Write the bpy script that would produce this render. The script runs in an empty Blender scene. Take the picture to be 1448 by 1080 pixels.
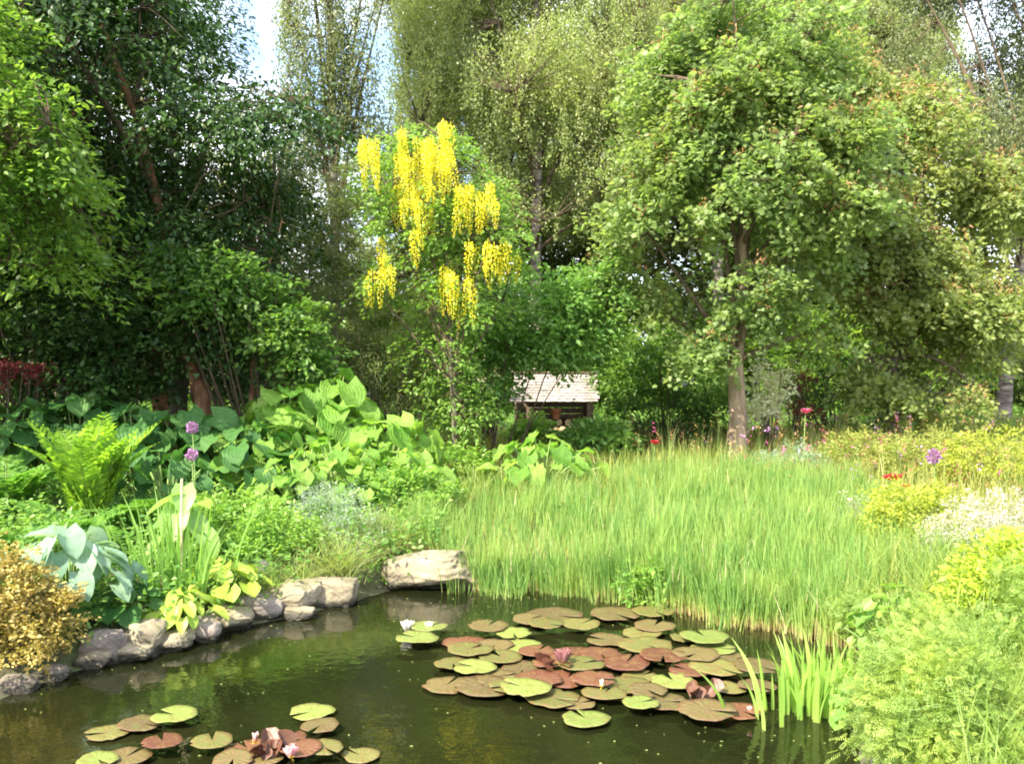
import bpy, bmesh, math
import numpy as np
from mathutils import Vector, noise as mnoise

S = bpy.context.scene
COL = S.collection
R = math.radians
PI = math.pi
F = 33.0 / 36.0 * 1448.0          # focal length in photo pixels
CAMZ = 1.9
PITCH = math.atan(40.0 / F)
CP, SP = math.cos(PITCH), math.sin(PITCH)
rngs = {}


def rg(seed):
    return np.random.default_rng(seed)


# ------------------------------------------------------------------ layout helpers
def ray(px, py):
    a = (px - 724.0) / F
    b = (540.0 - py) / F
    return np.array([a, CP + b * SP, -SP + b * CP])


def at(px, py, y):
    d = ray(px, py)
    t = y / d[1]
    return np.array([d[0] * t, y, CAMZ + d[2] * t])


def onz(px, py, z=0.0):
    d = ray(px, py)
    t = (z - CAMZ) / d[2]
    return np.array([d[0] * t, d[1] * t, z])


POND_PX = [(-420, 1250), (-150, 1060), (0, 985), (110, 945), (220, 925), (345, 884), (420, 872), (500, 850), (550, 834),
           (620, 831), (690, 828), (780, 830), (860, 838), (950, 862), (1060, 884), (1150, 896), (1215, 918),
           (1235, 960), (1225, 1010), (1215, 1080), (1230, 1200), (1260, 1400)]
PP = np.array([onz(a, b)[:2] for a, b in POND_PX])
PP = np.vstack([PP, [[1.1, 1.55], [-0.4, 1.35], [-2.2, 1.7]]])


def pond_sd(x, y):
    x = np.asarray(x, float).ravel()
    y = np.asarray(y, float).ravel()
    A = PP
    B = np.roll(PP, -1, 0)
    out = np.empty(len(x))
    for s in range(0, len(x), 20000):
        px = x[s:s + 20000, None]
        py = y[s:s + 20000, None]
        dx, dy = (B - A)[:, 0], (B - A)[:, 1]
        t = ((px - A[:, 0]) * dx + (py - A[:, 1]) * dy) / (dx * dx + dy * dy)
        t = np.clip(t, 0, 1)
        d = np.hypot(px - A[:, 0] - t * dx, py - A[:, 1] - t * dy).min(1)
        c = ((A[:, 1] > py) != (B[:, 1] > py)) & (px < dx * (py - A[:, 1]) / np.where(dy == 0, 1e-9, dy) + A[:, 0])
        ins = c.sum(1) % 2 == 1
        out[s:s + 20000] = np.where(ins, -d, d)
    return out


def sstep(t):
    t = np.clip(t, 0, 1)
    return t * t * (3 - 2 * t)


def wob(x, y, z=0.0, f=1.0, seed=0):
    r = rg(seed + 991)
    o = 0
    for i in range(5):
        k = r.normal(size=3)
        k = k / np.linalg.norm(k) * f * (1.0 + .55 * i)
        o = o + np.sin(x * k[0] + y * k[1] + z * k[2] + r.uniform(0, 6.28)) / (1 + .4 * i)
    return o / 3.2


def height(x, y):
    x = np.asarray(x, float)
    y = np.asarray(y, float)
    sh = x.shape
    x = x.ravel()
    y = y.ravel()
    s = pond_sd(x, y)
    up = .14 * sstep(s / .3) + .02 * np.clip(s, 0, 4) + .028 * np.clip(y - 9, 0, 22)
    up = up + .05 * np.clip(-x - 2.2, 0, 5) * sstep((y - 4) / 3) + .03 * wob(x, y, 0, 1.3, 3) * sstep(s / .6)
    dn = -.75 * sstep(-s / .9)
    return np.where(s > 0, up, dn).reshape(sh)


def hz(x, y):
    return float(height(np.array([x]), np.array([y]))[0])


def ground(px, py):
    d = ray(px, py)
    ts = np.linspace(2, 60, 900)
    P = d[None, :] * ts[:, None]
    z = CAMZ + P[:, 2]
    h = height(P[:, 0], P[:, 1])
    i = int(np.argmax(z < h))
    return np.array([P[i, 0], P[i, 1], h[i]])


def gy(px, y):
    """ground point in pixel column px at depth y"""
    x = (px - 724.0) / F * y
    return np.array([x, y, hz(x, y)])


# ------------------------------------------------------------------ mesh helpers
class Geo:
    def __init__(s):
        s.V = []; s.T = []; s.Q = []; s.UT = []; s.UQ = []; s.n = 0

    def add(s, V, Fc, UV=None):
        V = np.asarray(V, float).reshape(-1, 3)
        Fc = np.asarray(Fc, int)
        if UV is None:
            UV = np.zeros((len(V), 2))
        s.V.append(V)
        if Fc.shape[1] == 3:
            s.T.append(Fc + s.n); s.UT.append(UV[Fc].reshape(-1, 2))
        else:
            s.Q.append(Fc + s.n); s.UQ.append(UV[Fc].reshape(-1, 2))
        s.n += len(V)

    def build(s, name, mat, parent=None, smooth=False, loc=(0, 0, 0)):
        me = bpy.data.meshes.new(name)
        V = np.vstack(s.V) - np.asarray(loc, float)
        T = np.vstack(s.T) if s.T else np.zeros((0, 3), int)
        Q = np.vstack(s.Q) if s.Q else np.zeros((0, 4), int)
        nl = T.size + Q.size
        me.vertices.add(len(V)); me.loops.add(nl); me.polygons.add(len(T) + len(Q))
        me.vertices.foreach_set('co', V.astype(np.float32).ravel())
        me.loops.foreach_set('vertex_index', np.concatenate([T.ravel(), Q.ravel()]).astype(np.int32))
        ls = np.concatenate([np.arange(len(T)) * 3, T.size + np.arange(len(Q)) * 4]).astype(np.int32)
        me.polygons.foreach_set('loop_start', ls)
        if smooth:
            me.polygons.foreach_set('use_smooth', np.ones(len(ls), bool))
        uv = me.uv_layers.new(name='leaf')
        U = np.vstack(s.UT + s.UQ).astype(np.float32)
        uv.data.foreach_set('uv', U.ravel())
        me.update(calc_edges=True)
        me.validate()
        me.materials.append(mat)
        o = bpy.data.objects.new(name, me)
        COL.objects.link(o)
        if parent is not None:
            o.parent = parent
        else:
            o.location = loc
        return o


def tag(o, label=None, cat=None, group=None, kind=None):
    if label: o['label'] = label
    if cat: o['category'] = cat
    if group: o['group'] = group
    if kind: o['kind'] = kind
    return o


def empty(name, loc, rz=0.0, sc=1.0):
    o = bpy.data.objects.new(name, None)
    o.empty_display_size = .2
    COL.objects.link(o)
    o.location = tuple(loc); o.rotation_euler = (0, 0, rz); o.scale = (sc, sc, sc)
    return o


def copy_tree(o, parent=None):
    c = o.copy()
    COL.objects.link(c)
    if parent is not None:
        c.parent = parent
    for ch in list(o.children):
        copy_tree(ch, c)
    return c


def unit(v):
    return v / np.maximum(np.linalg.norm(v, axis=-1, keepdims=True), 1e-9)


def frames(d, n):
    d = unit(d)
    s = unit(np.cross(d, n))
    n = np.cross(s, d)
    return np.stack([s, d, n], -1)      # columns side, dir, normal


def scatter(geo, tmpl, pos, d, n, size):
    TV, TF, TU = tmpl
    M = frames(d, n)
    size = np.broadcast_to(np.asarray(size, float), (len(pos),))
    V = np.einsum('nij,vj->nvi', M, TV) * size[:, None, None] + pos[:, None, :]
    nv = len(TV)
    off = (np.arange(len(pos)) * nv)[:, None, None]
    Fc = (TF[None] + off).reshape(-1, TF.shape[1])
    U = np.broadcast_to(TU[None], (len(pos), nv, 2)).reshape(-1, 2)
    geo.add(V.reshape(-1, 3), Fc, U)


def tube(geo, pts, rad, sides=6):
    pts = np.asarray(pts, float)
    rad = np.broadcast_to(np.asarray(rad, float), (len(pts),))
    d = unit(np.gradient(pts, axis=0))
    ref = np.array([0, 0, 1.0]) if abs(d[:, 2]).mean() < .8 else np.array([1.0, 0, 0])
    a = unit(np.cross(d, ref)); b = np.cross(d, a)
    th = np.arange(sides) / sides * 2 * PI
    V = pts[:, None] + rad[:, None, None] * (np.cos(th)[None, :, None] * a[:, None] + np.sin(th)[None, :, None] * b[:, None])
    n = len(pts)
    i = np.arange(n - 1)[:, None] * sides
    j = np.arange(sides)[None]
    k = (np.arange(sides)[None] + 1) % sides
    Q = np.stack([i + j, i + k, i + sides + k, i + sides + j], -1).reshape(-1, 4)
    U = np.stack([np.tile(np.arange(sides) / sides, n), np.repeat(np.arange(n) / max(n - 1, 1), sides)], -1)
    geo.add(V.reshape(-1, 3), Q, U)


def bez(a, b, c, n=6):
    t = np.linspace(0, 1, n)[:, None]
    return (1 - t) ** 2 * a + 2 * t * (1 - t) * b + t * t * c


def many_tubes(geo, A, B, C, r0, r1, n=4, sides=3):
    """A,B,C (N,3) quadratic curves with 3-sided thin tubes, vectorised"""
    N = len(A)
    t = np.linspace(0, 1, n)[None, :, None]
    P = (1 - t) ** 2 * A[:, None] + 2 * t * (1 - t) * B[:, None] + t * t * C[:, None]
    D = unit(np.gradient(P, axis=1))
    ref = np.where(np.abs(D[..., 2:3]) > .9, np.array([1.0, 0, 0]), np.array([0, 0, 1.0]))
    a = unit(np.cross(D, ref)); b = np.cross(D, a)
    r0 = np.broadcast_to(np.asarray(r0, float), (N,)); r1 = np.broadcast_to(np.asarray(r1, float), (N,))
    rad = r0[:, None] + (r1 - r0)[:, None] * np.linspace(0, 1, n)[None]
    th = np.arange(sides) / sides * 2 * PI
    V = P[:, :, None] + rad[:, :, None, None] * (np.cos(th)[:, None] * a[:, :, None] + np.sin(th)[:, None] * b[:, :, None])
    i = np.arange(n - 1)[:, None] * sides
    j = np.arange(sides)[None]; k = (j + 1) % sides
    Q = np.stack([i + j, i + k, i + sides + k, i + sides + j], -1).reshape(-1, 4)
    Q = (Q[None] + (np.arange(N) * n * sides)[:, None, None]).reshape(-1, 4)
    geo.add(V.reshape(-1, 3), Q)


# leaf templates: y from 0 (base) to 1 (tip), x width, z normal
def T_rhomb(w=.55, fold=.08):
    V = np.array([[0, 0, 0], [w / 2, .42, fold], [0, 1, -.06], [-w / 2, .42, fold]])
    Fc = np.array([[0, 1, 2], [0, 2, 3]])
    return V, Fc, np.stack([V[:, 0] / w + .5, V[:, 1]], -1)


def T_ovate(w=.6, fold=.06, curl=.12, nl=6, heart=0.0, wave=0.0, tipd=1.0):
    """leaf as a strip of 4 columns with rounded outline"""
    V = []; U = []
    ts = np.linspace(0, 1, nl + 1)
    for t in ts:
        ww = w / 2 * (math.sin(PI * min(1, t ** .72)) ** .6 if 0 < t < 1 else 0.0)
        if heart and t < .5:
            ww = max(ww, w / 2 * (.55 + .45 * t / .5)) if t > 0 else w * .12
        for u in (-1, -.5, 0, .5, 1):
            y = t
            if heart and t == 0:
                y = -heart * abs(u)
                ww = w * .33
            z = fold * abs(u) * ww / w * 2 - curl * t * t * tipd + wave * math.sin(9 * t + 5 * u) * abs(u)
            V.append((u * ww, y, z)); U.append((u * .5 + .5, t))
    Q = []
    for i in range(nl):
        for j in range(4):
            a = i * 5 + j
            Q.append((a, a + 1, a + 6, a + 5))
    return np.array(V), np.array(Q), np.array(U)


def T_maple():
    P = [(0, 0), (.18, .03), (.47, .1), (.33, .3), (.58, .56), (.24, .58), (.16, .8), (0, 1), (-.16, .8), (-.24, .58), (-.58, .56), (-.33, .3), (-.47, .1), (-.18, .03)]
    V = [(0, .35, .05)] + [(x, y, -.12 * abs(x) - .1 * y * y) for x, y in P]
    n = len(P)
    Fc = [(0, 1 + i, 1 + (i + 1) % n) for i in range(n)]
    V = np.array(V)
    return V, np.array(Fc), np.stack([V[:, 0] + .5, V[:, 1]], -1)


def T_pinnate(n=5, w=.62):
    """compound leaf: pairs of leaflets on one rachis"""
    V = []; Fc = []
    def leaf(b, d, l, wd):
        d = np.array(d) / np.hypot(*d)
        s = np.array([d[1], -d[0]])
        i = len(V)
        m = np.array(b) + d * l * .45
        e = np.array(b) + d * l
        V.extend([(b[0], b[1], 0), (m[0] + s[0] * wd, m[1] + s[1] * wd, .02), (e[0], e[1], -.05), (m[0] - s[0] * wd, m[1] - s[1] * wd, .02)])
        Fc.extend([(i, i + 1, i + 2), (i, i + 2, i + 3)])
    for k in range(n):
        y = .12 + .72 * k / (n - 1)
        l = w / 2 * (1.0 - .35 * abs(k / (n - 1) - .4))
        for s in (-1, 1):
            leaf((0, y), (s, .45), l, .055)
    leaf((0, .82), (0, 1), .2, .05)
    V = np.array(V)
    return V, np.array(Fc), np.stack([V[:, 0] + .5, V[:, 1]], -1)


RH = T_rhomb()
RHN = T_rhomb(.3, .05)
RHW = T_rhomb(.8, .1)
MAP = T_maple()
PIN = T_pinnate()
OV = T_ovate(.62, .1, .2, 4)


# ------------------------------------------------------------------ materials
def nodes(name):
    m = bpy.data.materials.new(name)
    m.use_nodes = True
    nt = m.node_tree
    nt.nodes.clear()
    return m, nt, nt.nodes.new('ShaderNodeOutputMaterial')


def ramp(nt, stops, interp='LINEAR'):
    n = nt.nodes.new('ShaderNodeValToRGB')
    n.color_ramp.interpolation = interp
    e = n.color_ramp.elements
    while len(e) < len(stops):
        e.new(.5)
    for i, (p, c) in enumerate(stops):
        e[i].position = p
        e[i].color = (c[0], c[1], c[2], 1)
    return n


def noise_tex(nt, scale, detail=4, coord='Object', rough=.55):
    tc = nt.nodes.new('ShaderNodeTexCoord')
    n = nt.nodes.new('ShaderNodeTexNoise')
    n.inputs['Scale'].default_value = scale
    n.inputs['Detail'].default_value = detail
    n.inputs['Roughness'].default_value = rough
    nt.links.new(tc.outputs[coord], n.inputs['Vector'])
    return n


def mixc(nt, a, b, f, mode='MIX'):
    m = nt.nodes.new('ShaderNodeMix')
    m.data_type = 'RGBA'; m.blend_type = mode
    for sock, v in ((0, f), (6, a), (7, b)):
        if hasattr(v, 'is_output'):
            nt.links.new(v, m.inputs[sock])
        elif sock == 0:
            m.inputs[0].default_value = v
        else:
            m.inputs[sock].default_value = (v[0], v[1], v[2], 1)
    return m.outputs[2]


def leafmat(name, c1, c2, c3, trans=.4, rough=.45, spec=.4, nscale=1.1, alt=None, altamt=.5, vgrad=None, veins=0, bright=1.5, mottle=0):
    """c1..c3: leaf to leaf variation; alt: young/yellowed leaves in patches; vgrad: colours along the blade"""
    m, nt, out = nodes(name)
    L = nt.links
    geo = nt.nodes.new('ShaderNodeNewGeometry')
    rp = ramp(nt, [(0, c1), (.5, c2), (1, c3)])
    L.new(geo.outputs['Random Per Island'], rp.inputs[0])
    col = rp.outputs[0]
    if alt:
        nz = noise_tex(nt, nscale, 3)
        r2 = ramp(nt, [(.45, (0, 0, 0)), (.68, (altamt,) * 3)])
        L.new(nz.outputs['Fac'], r2.inputs[0])
        col = mixc(nt, col, alt, r2.outputs[0])
    if vgrad:
        uv = nt.nodes.new('ShaderNodeUVMap'); uv.uv_map = 'leaf'
        sx = nt.nodes.new('ShaderNodeSeparateXYZ')
        L.new(uv.outputs[0], sx.inputs[0])
        r3 = ramp(nt, [(p, (f,) * 3) for p, c, f in vgrad])
        r4 = ramp(nt, [(p, c) for p, c, f in vgrad])
        L.new(sx.outputs[1], r3.inputs[0]); L.new(sx.outputs[1], r4.inputs[0])
        col = mixc(nt, col, r4.outputs[0], r3.outputs[0])
    if mottle:
        n4 = noise_tex(nt, 24, 6, 'Object', .7)
        r6 = ramp(nt, [(.3, (1 - mottle,) * 3), (.7, (1 + mottle * .6,) * 3)])
        L.new(n4.outputs['Fac'], r6.inputs[0])
        col = mixc(nt, col, r6.outputs[0], 1.0, 'MULTIPLY')
        n5 = noise_tex(nt, 60, 3, 'Object')
        r7 = ramp(nt, [(.68, (0, 0, 0)), (.74, (.6,) * 3)])
        L.new(n5.outputs['Fac'], r7.inputs[0])
        col = mixc(nt, col, (.3, .24, .08), r7.outputs[0])
    bs = nt.nodes.new('ShaderNodeBsdfPrincipled')
    L.new(col, bs.inputs['Base Color'])
    bs.inputs['Roughness'].default_value = rough
    bs.inputs['Specular IOR Level'].default_value = spec
    if veins:
        uv = nt.nodes.new('ShaderNodeUVMap'); uv.uv_map = 'leaf'
        w = nt.nodes.new('ShaderNodeTexWave')
        w.inputs['Scale'].default_value = veins
        w.inputs['Distortion'].default_value = 1.0
        w.bands_direction = 'X'
        L.new(uv.outputs[0], w.inputs['Vector'])
        b = nt.nodes.new('ShaderNodeBump'); b.inputs['Strength'].default_value = .55; b.inputs['Distance'].default_value = .008
        L.new(w.outputs['Fac'], b.inputs['Height']); L.new(b.outputs[0], bs.inputs['Normal'])
    tr = nt.nodes.new('ShaderNodeBsdfTranslucent')
    tc = mixc(nt, col, (1.25 * bright, 1.3 * bright, .75 * bright), 1.0, 'MULTIPLY')
    L.new(tc, tr.inputs['Color'])
    mx = nt.nodes.new('ShaderNodeMixShader')
    mx.inputs[0].default_value = trans
    L.new(bs.outputs[0], mx.inputs[1]); L.new(tr.outputs[0], mx.inputs[2])
    L.new(mx.outputs[0], out.inputs[0])
    return m


def solid(name, stops, nscale=6, rough=.8, bump=.3, bscale=20, spec=.3, stretch=None, bdist=.02):
    m, nt, out = nodes(name)
    L = nt.links
    nz = noise_tex(nt, nscale, 6)
    if stretch:
        mp = nt.nodes.new('ShaderNodeMapping'); mp.inputs['Scale'].default_value = stretch
        L.new(nz.inputs['Vector'].links[0].from_socket, mp.inputs[0]); L.new(mp.outputs[0], nz.inputs['Vector'])
    rp = ramp(nt, stops)
    L.new(nz.outputs['Fac'], rp.inputs[0])
    bs = nt.nodes.new('ShaderNodeBsdfPrincipled')
    L.new(rp.outputs[0], bs.inputs['Base Color'])
    bs.inputs['Roughness'].default_value = rough
    bs.inputs['Specular IOR Level'].default_value = spec
    if bump:
        n2 = noise_tex(nt, bscale, 6)
        if stretch:
            L.new(mp.outputs[0], n2.inputs['Vector'])
        b = nt.nodes.new('ShaderNodeBump'); b.inputs['Strength'].default_value = bump; b.inputs['Distance'].default_value = bdist
        L.new(n2.outputs['Fac'], b.inputs['Height']); L.new(b.outputs[0], bs.inputs['Normal'])
    L.new(bs.outputs[0], out.inputs[0])
    return m


def stonemat(name, stops):
    """rough stone with moss on its upper faces and a wet band just above the water"""
    m, nt, out = nodes(name)
    L = nt.links
    n1 = noise_tex(nt, 4.5, 8, 'Object', .65)
    oi = nt.nodes.new('ShaderNodeObjectInfo')
    tc = nt.nodes.new('ShaderNodeTexCoord')
    va = nt.nodes.new('ShaderNodeVectorMath'); va.operation = 'ADD'
    mu = nt.nodes.new('ShaderNodeMath'); mu.operation = 'MULTIPLY'; mu.inputs[1].default_value = 37
    L.new(oi.outputs['Random'], mu.inputs[0]); L.new(tc.outputs['Object'], va.inputs[0]); L.new(mu.outputs[0], va.inputs[1])
    L.new(va.outputs[0], n1.inputs['Vector'])
    rp = ramp(nt, stops); L.new(n1.outputs['Fac'], rp.inputs[0])
    geo = nt.nodes.new('ShaderNodeNewGeometry')
    sx = nt.nodes.new('ShaderNodeSeparateXYZ'); L.new(geo.outputs['Position'], sx.inputs[0])
    n2 = noise_tex(nt, 9, 6, 'Object'); L.new(va.outputs[0], n2.inputs['Vector'])
    r2 = ramp(nt, [(.5, (0, 0, 0)), (.68, (.75,) * 3)]); L.new(n2.outputs['Fac'], r2.inputs[0])
    sn = nt.nodes.new('ShaderNodeSeparateXYZ'); L.new(geo.outputs['Normal'], sn.inputs[0])
    r3 = ramp(nt, [(.1, (.25,) * 3), (.8, (1, 1, 1))]); L.new(sn.outputs[2], r3.inputs[0])
    mm = nt.nodes.new('ShaderNodeMath'); mm.operation = 'MULTIPLY'; L.new(r2.outputs[0], mm.inputs[0]); L.new(r3.outputs[0], mm.inputs[1])
    col = mixc(nt, rp.outputs[0], (.07, .085, .025), mm.outputs[0])
    nw = nt.nodes.new('ShaderNodeMath'); nw.operation = 'MULTIPLY_ADD'; nw.inputs[1].default_value = -.08
    L.new(n2.outputs['Fac'], nw.inputs[0]); L.new(sx.outputs[2], nw.inputs[2])
    r4 = ramp(nt, [(0, (1, 1, 1)), (.03, (0, 0, 0))]); L.new(nw.outputs[0], r4.inputs[0])
    col = mixc(nt, col, (.035, .03, .018), r4.outputs[0])
    bs = nt.nodes.new('ShaderNodeBsdfPrincipled')
    L.new(col, bs.inputs['Base Color'])
    r5 = ramp(nt, [(0, (.9,) * 3), (1, (.3,) * 3)]); L.new(r4.outputs[0], r5.inputs[0]); L.new(r5.outputs[0], bs.inputs['Roughness'])
    n3 = noise_tex(nt, 26, 8, 'Object', .7)
    b = nt.nodes.new('ShaderNodeBump'); b.inputs['Strength'].default_value = .9; b.inputs['Distance'].default_value = .025
    L.new(n3.outputs['Fac'], b.inputs['Height']); L.new(b.outputs[0], bs.inputs['Normal'])
    L.new(bs.outputs[0], out.inputs[0])
    return m


M = {}
M['dark'] = leafmat('dark_shade_leaf', (.011, .032, .008), (.021, .053, .011), (.045, .095, .018), trans=.25, rough=.48, spec=.3, alt=(.06, .12, .02), altamt=.5)  # leaf green with the left trees' shade put into the colour; yews share it
M['beech'] = leafmat('beech_leaf', (.055, .125, .02), (.09, .17, .028), (.14, .23, .04), trans=.48, alt=(.2, .29, .04), altamt=.8, nscale=1.6)
M['hazel'] = leafmat('hazel_leaf', (.05, .12, .02), (.085, .17, .03), (.13, .23, .05), trans=.42, alt=(.16, .24, .04), altamt=.5)
M['birch'] = leafmat('birch_leaf', (.17, .215, .075), (.24, .285, .11), (.32, .36, .16), trans=.5, rough=.4, spec=.55, alt=(.31, .33, .12), altamt=.6, nscale=.5)
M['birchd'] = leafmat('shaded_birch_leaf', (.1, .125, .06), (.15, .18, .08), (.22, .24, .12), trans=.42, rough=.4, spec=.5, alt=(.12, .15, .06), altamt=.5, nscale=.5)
M['maple'] = leafmat('maple_leaf', (.11, .18, .05), (.165, .235, .075), (.23, .295, .11), trans=.48, alt=(.17, .21, .055), altamt=.7, nscale=.7)
M['maple2'] = leafmat('yellow_maple_leaf', (.13, .185, .05), (.2, .245, .075), (.27, .31, .11), trans=.48, alt=(.2, .21, .06), altamt=.7, nscale=.8)
M['samara'] = leafmat('maple_seed', (.3, .2, .07), (.38, .2, .1), (.3, .13, .07), trans=.35)
M['lilac'] = leafmat('lilac_leaf', (.08, .17, .035), (.12, .23, .05), (.17, .29, .07), trans=.42, alt=(.13, .25, .04), altamt=.4)
M['laburnum'] = leafmat('laburnum_leaf', (.1, .2, .035), (.15, .26, .05), (.21, .32, .07), trans=.45, alt=(.16, .25, .04), altamt=.5)
M['flower'] = leafmat('laburnum_flower', (.7, .58, .02), (.82, .74, .06), (.9, .86, .2), trans=.4, rough=.6, spec=.1, bright=1.0)
M['olive'] = leafmat('olive_leaf', (.09, .135, .04), (.14, .18, .06), (.2, .23, .09), trans=.45, alt=(.16, .14, .06), altamt=.5)
M['cream'] = leafmat('cream_leaf', (.5, .52, .34), (.66, .66, .46), (.76, .74, .56), trans=.4, bright=1.0)  # raised paler to stand for sunlight that the bush behind the maple lacks
M['redleaf'] = leafmat('red_leaf', (.09, .015, .02), (.15, .02, .03), (.2, .04, .04), trans=.35)
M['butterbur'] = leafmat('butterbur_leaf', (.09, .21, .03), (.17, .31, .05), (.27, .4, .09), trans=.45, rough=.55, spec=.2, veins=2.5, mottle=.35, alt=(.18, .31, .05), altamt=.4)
M['butterbur_shaded'] = leafmat('shaded_butterbur_leaf', (.035, .11, .025), (.055, .15, .035), (.085, .19, .045), trans=.38, rough=.55, spec=.25, veins=2.5, mottle=.35)  # butterbur green darkened: shade from trees and hosta is in the colour
M['fern'] = leafmat('fern_leaf', (.13, .25, .03), (.19, .32, .035), (.25, .38, .045), trans=.45, rough=.5, spec=.25)
M['fern2'] = leafmat('green_fern_leaf', (.07, .17, .03), (.1, .22, .035), (.15, .27, .045), trans=.42, rough=.5, spec=.25)
M['hosta'] = leafmat('hosta_leaf', (.16, .28, .18), (.25, .38, .26), (.34, .46, .35), trans=.32, rough=.6, spec=.25, veins=6, mottle=.25)
M['golden'] = leafmat('golden_leaf', (.2, .14, .03), (.33, .25, .06), (.48, .4, .15), trans=.35, rough=.5, alt=(.25, .22, .04), altamt=.5, nscale=6, bright=1.1)
M['iris'] = leafmat('iris_leaf', (.1, .22, .04), (.15, .29, .055), (.22, .36, .09), trans=.4, rough=.45, vgrad=[(0, (.4, .4, .15), .5), (.25, (.2, .3, .06), .1), (1, (.3, .4, .1), .25)])
M['iris2'] = leafmat('water_iris_leaf', (.16, .3, .05), (.24, .38, .07), (.32, .46, .12), trans=.42, rough=.45, vgrad=[(0, (.42, .4, .12), .6), (.3, (.3, .4, .1), .1), (1, (.4, .48, .16), .2)])
M['lime'] = leafmat('lime_leaf', (.24, .36, .045), (.33, .44, .055), (.4, .48, .09), trans=.4, bright=1.1)
M['perennial'] = leafmat('perennial_leaf', (.09, .2, .035), (.15, .28, .05), (.22, .34, .06), trans=.4, alt=(.26, .36, .05), altamt=.7, nscale=1.6)
M['cover'] = leafmat('ground_cover_leaf', (.07, .165, .035), (.12, .235, .05), (.19, .31, .07), trans=.4, alt=(.18, .29, .05), altamt=.6, nscale=1.4)
M['catmint'] = leafmat('catmint_leaf', (.16, .24, .14), (.22, .3, .18), (.27, .33, .26), trans=.35, alt=(.2, .22, .32), altamt=.35, nscale=4)
M['pale'] = leafmat('pale_flower_leaf', (.42, .4, .33), (.5, .46, .4), (.42, .44, .32), trans=.35, alt=(.34, .33, .42), altamt=.4, nscale=4, bright=1.0)
M['bushy'] = leafmat('yellow_bush_leaf', (.2, .27, .03), (.3, .35, .04), (.4, .44, .06), trans=.4, alt=(.42, .42, .05), altamt=.5, nscale=3, bright=1.15)
M['feather'] = leafmat('feathery_leaf', (.12, .2, .042), (.185, .275, .06), (.26, .35, .09), trans=.42, alt=(.4, .46, .1), altamt=.8, nscale=3.2)
M['feather2'] = leafmat('yellow_feathery_leaf', (.26, .36, .04), (.36, .45, .05), (.45, .52, .07), trans=.42, bright=1.1)
M['palebroad'] = leafmat('pale_broad_leaf', (.13, .25, .06), (.19, .32, .09), (.26, .38, .13), trans=.4, alt=(.3, .43, .1), altamt=.4, nscale=3)
M['reed'] = leafmat('reed_blade', (.055, .14, .035), (.12, .235, .055), (.22, .34, .09), trans=.4, rough=.5, alt=(.29, .37, .1), altamt=.8, nscale=2.6,
                    vgrad=[(0, (.46, .32, .2), .9), (.2, (.5, .42, .2), .75), (.36, (.4, .44, .13), .4), (.52, (.2, .3, .06), .05), (1, (.34, .4, .13), .2)])
M['sedge'] = leafmat('sedge_blade', (.14, .2, .05), (.22, .28, .08), (.33, .34, .13), trans=.38, rough=.5, vgrad=[(0, (.42, .36, .18), .6), (.5, (.25, .3, .1), .2), (1, (.42, .4, .18), .4)])
M['grass'] = leafmat('grass_blade', (.1, .18, .035), (.15, .24, .045), (.22, .3, .06), trans=.38, rough=.55, alt=(.3, .3, .08), altamt=.6, nscale=1.2)
M['meadow'] = leafmat('meadow_blade', (.14, .19, .04), (.22, .26, .055), (.3, .32, .08), trans=.38, rough=.55, alt=(.36, .28, .09), altamt=.6, nscale=1.3)
M['bark'] = solid('grey_bark', [(.3, (.05, .04, .03)), (.55, (.13, .105, .08)), (.75, (.25, .21, .16))], 9, .9, .8, 22, stretch=(1, 1, .25), bdist=.03)
M['maplebark'] = solid('pale_maple_bark', [(.3, (.12, .085, .055)), (.55, (.26, .19, .13)), (.75, (.42, .33, .25))], 8, .9, .7, 25, stretch=(1, 1, .3), bdist=.02)
M['birchbark'] = solid('birch_bark', [(.36, (.05, .04, .035)), (.5, (.16, .13, .11)), (.7, (.34, .29, .25))], 7, .8, .5, 18, stretch=(.5, .5, 2.2))
M['oldbark'] = solid('orange_brown_bark', [(.3, (.1, .055, .035)), (.5, (.26, .13, .07)), (.64, (.42, .24, .14)), (.8, (.5, .4, .28))], 9, .9, .9, 20, stretch=(1, 1, .35), bdist=.03)
M['twig'] = solid('brown_twig', [(.3, (.05, .035, .022)), (.7, (.13, .095, .06))], 10, .9, 0)
M['stem'] = solid('green_stem', [(.3, (.12, .2, .05)), (.7, (.24, .32, .1))], 10, .6, 0)
M['palestem'] = solid('dry_stem', [(.3, (.42, .36, .2)), (.7, (.6, .52, .32))], 10, .7, 0)
M['stone'] = stonemat('sandy_stone', [(.25, (.09, .075, .05)), (.42, (.21, .175, .115)), (.6, (.31, .26, .175)), (.8, (.4, .34, .24))])
M['stonep'] = stonemat('purple_grey_stone', [(.25, (.09, .07, .06)), (.5, (.2, .165, .14)), (.75, (.31, .26, .21))])
M['stoned'] = solid('dark_stone', [(.25, (.05, .05, .055)), (.5, (.1, .1, .1)), (.75, (.17, .16, .15))], 6, .85, .9, 16, bdist=.03)
M['wood'] = solid('weathered_wood', [(.3, (.06, .045, .03)), (.55, (.14, .1, .07)), (.8, (.24, .18, .13))], 8, .85, .5, 25, stretch=(1, 1, .2))
M['roof'] = solid('weathered_shingle', [(.28, (.17, .15, .14)), (.5, (.27, .24, .225)), (.75, (.4, .36, .34))], 5, .85, .7, 18)
M['logbark'] = solid('log_bark', [(.3, (.08, .05, .03)), (.7, (.22, .14, .09))], 12, .9, .6, 20)
M['logend'] = solid('cut_log_end', [(.3, (.4, .26, .15)), (.7, (.62, .47, .3))], 30, .8, 0)
M['clay'] = solid('terracotta', [(.3, (.36, .13, .06)), (.7, (.5, .2, .1))], 8, .8, .2, 20)
M['soil'] = None

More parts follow.
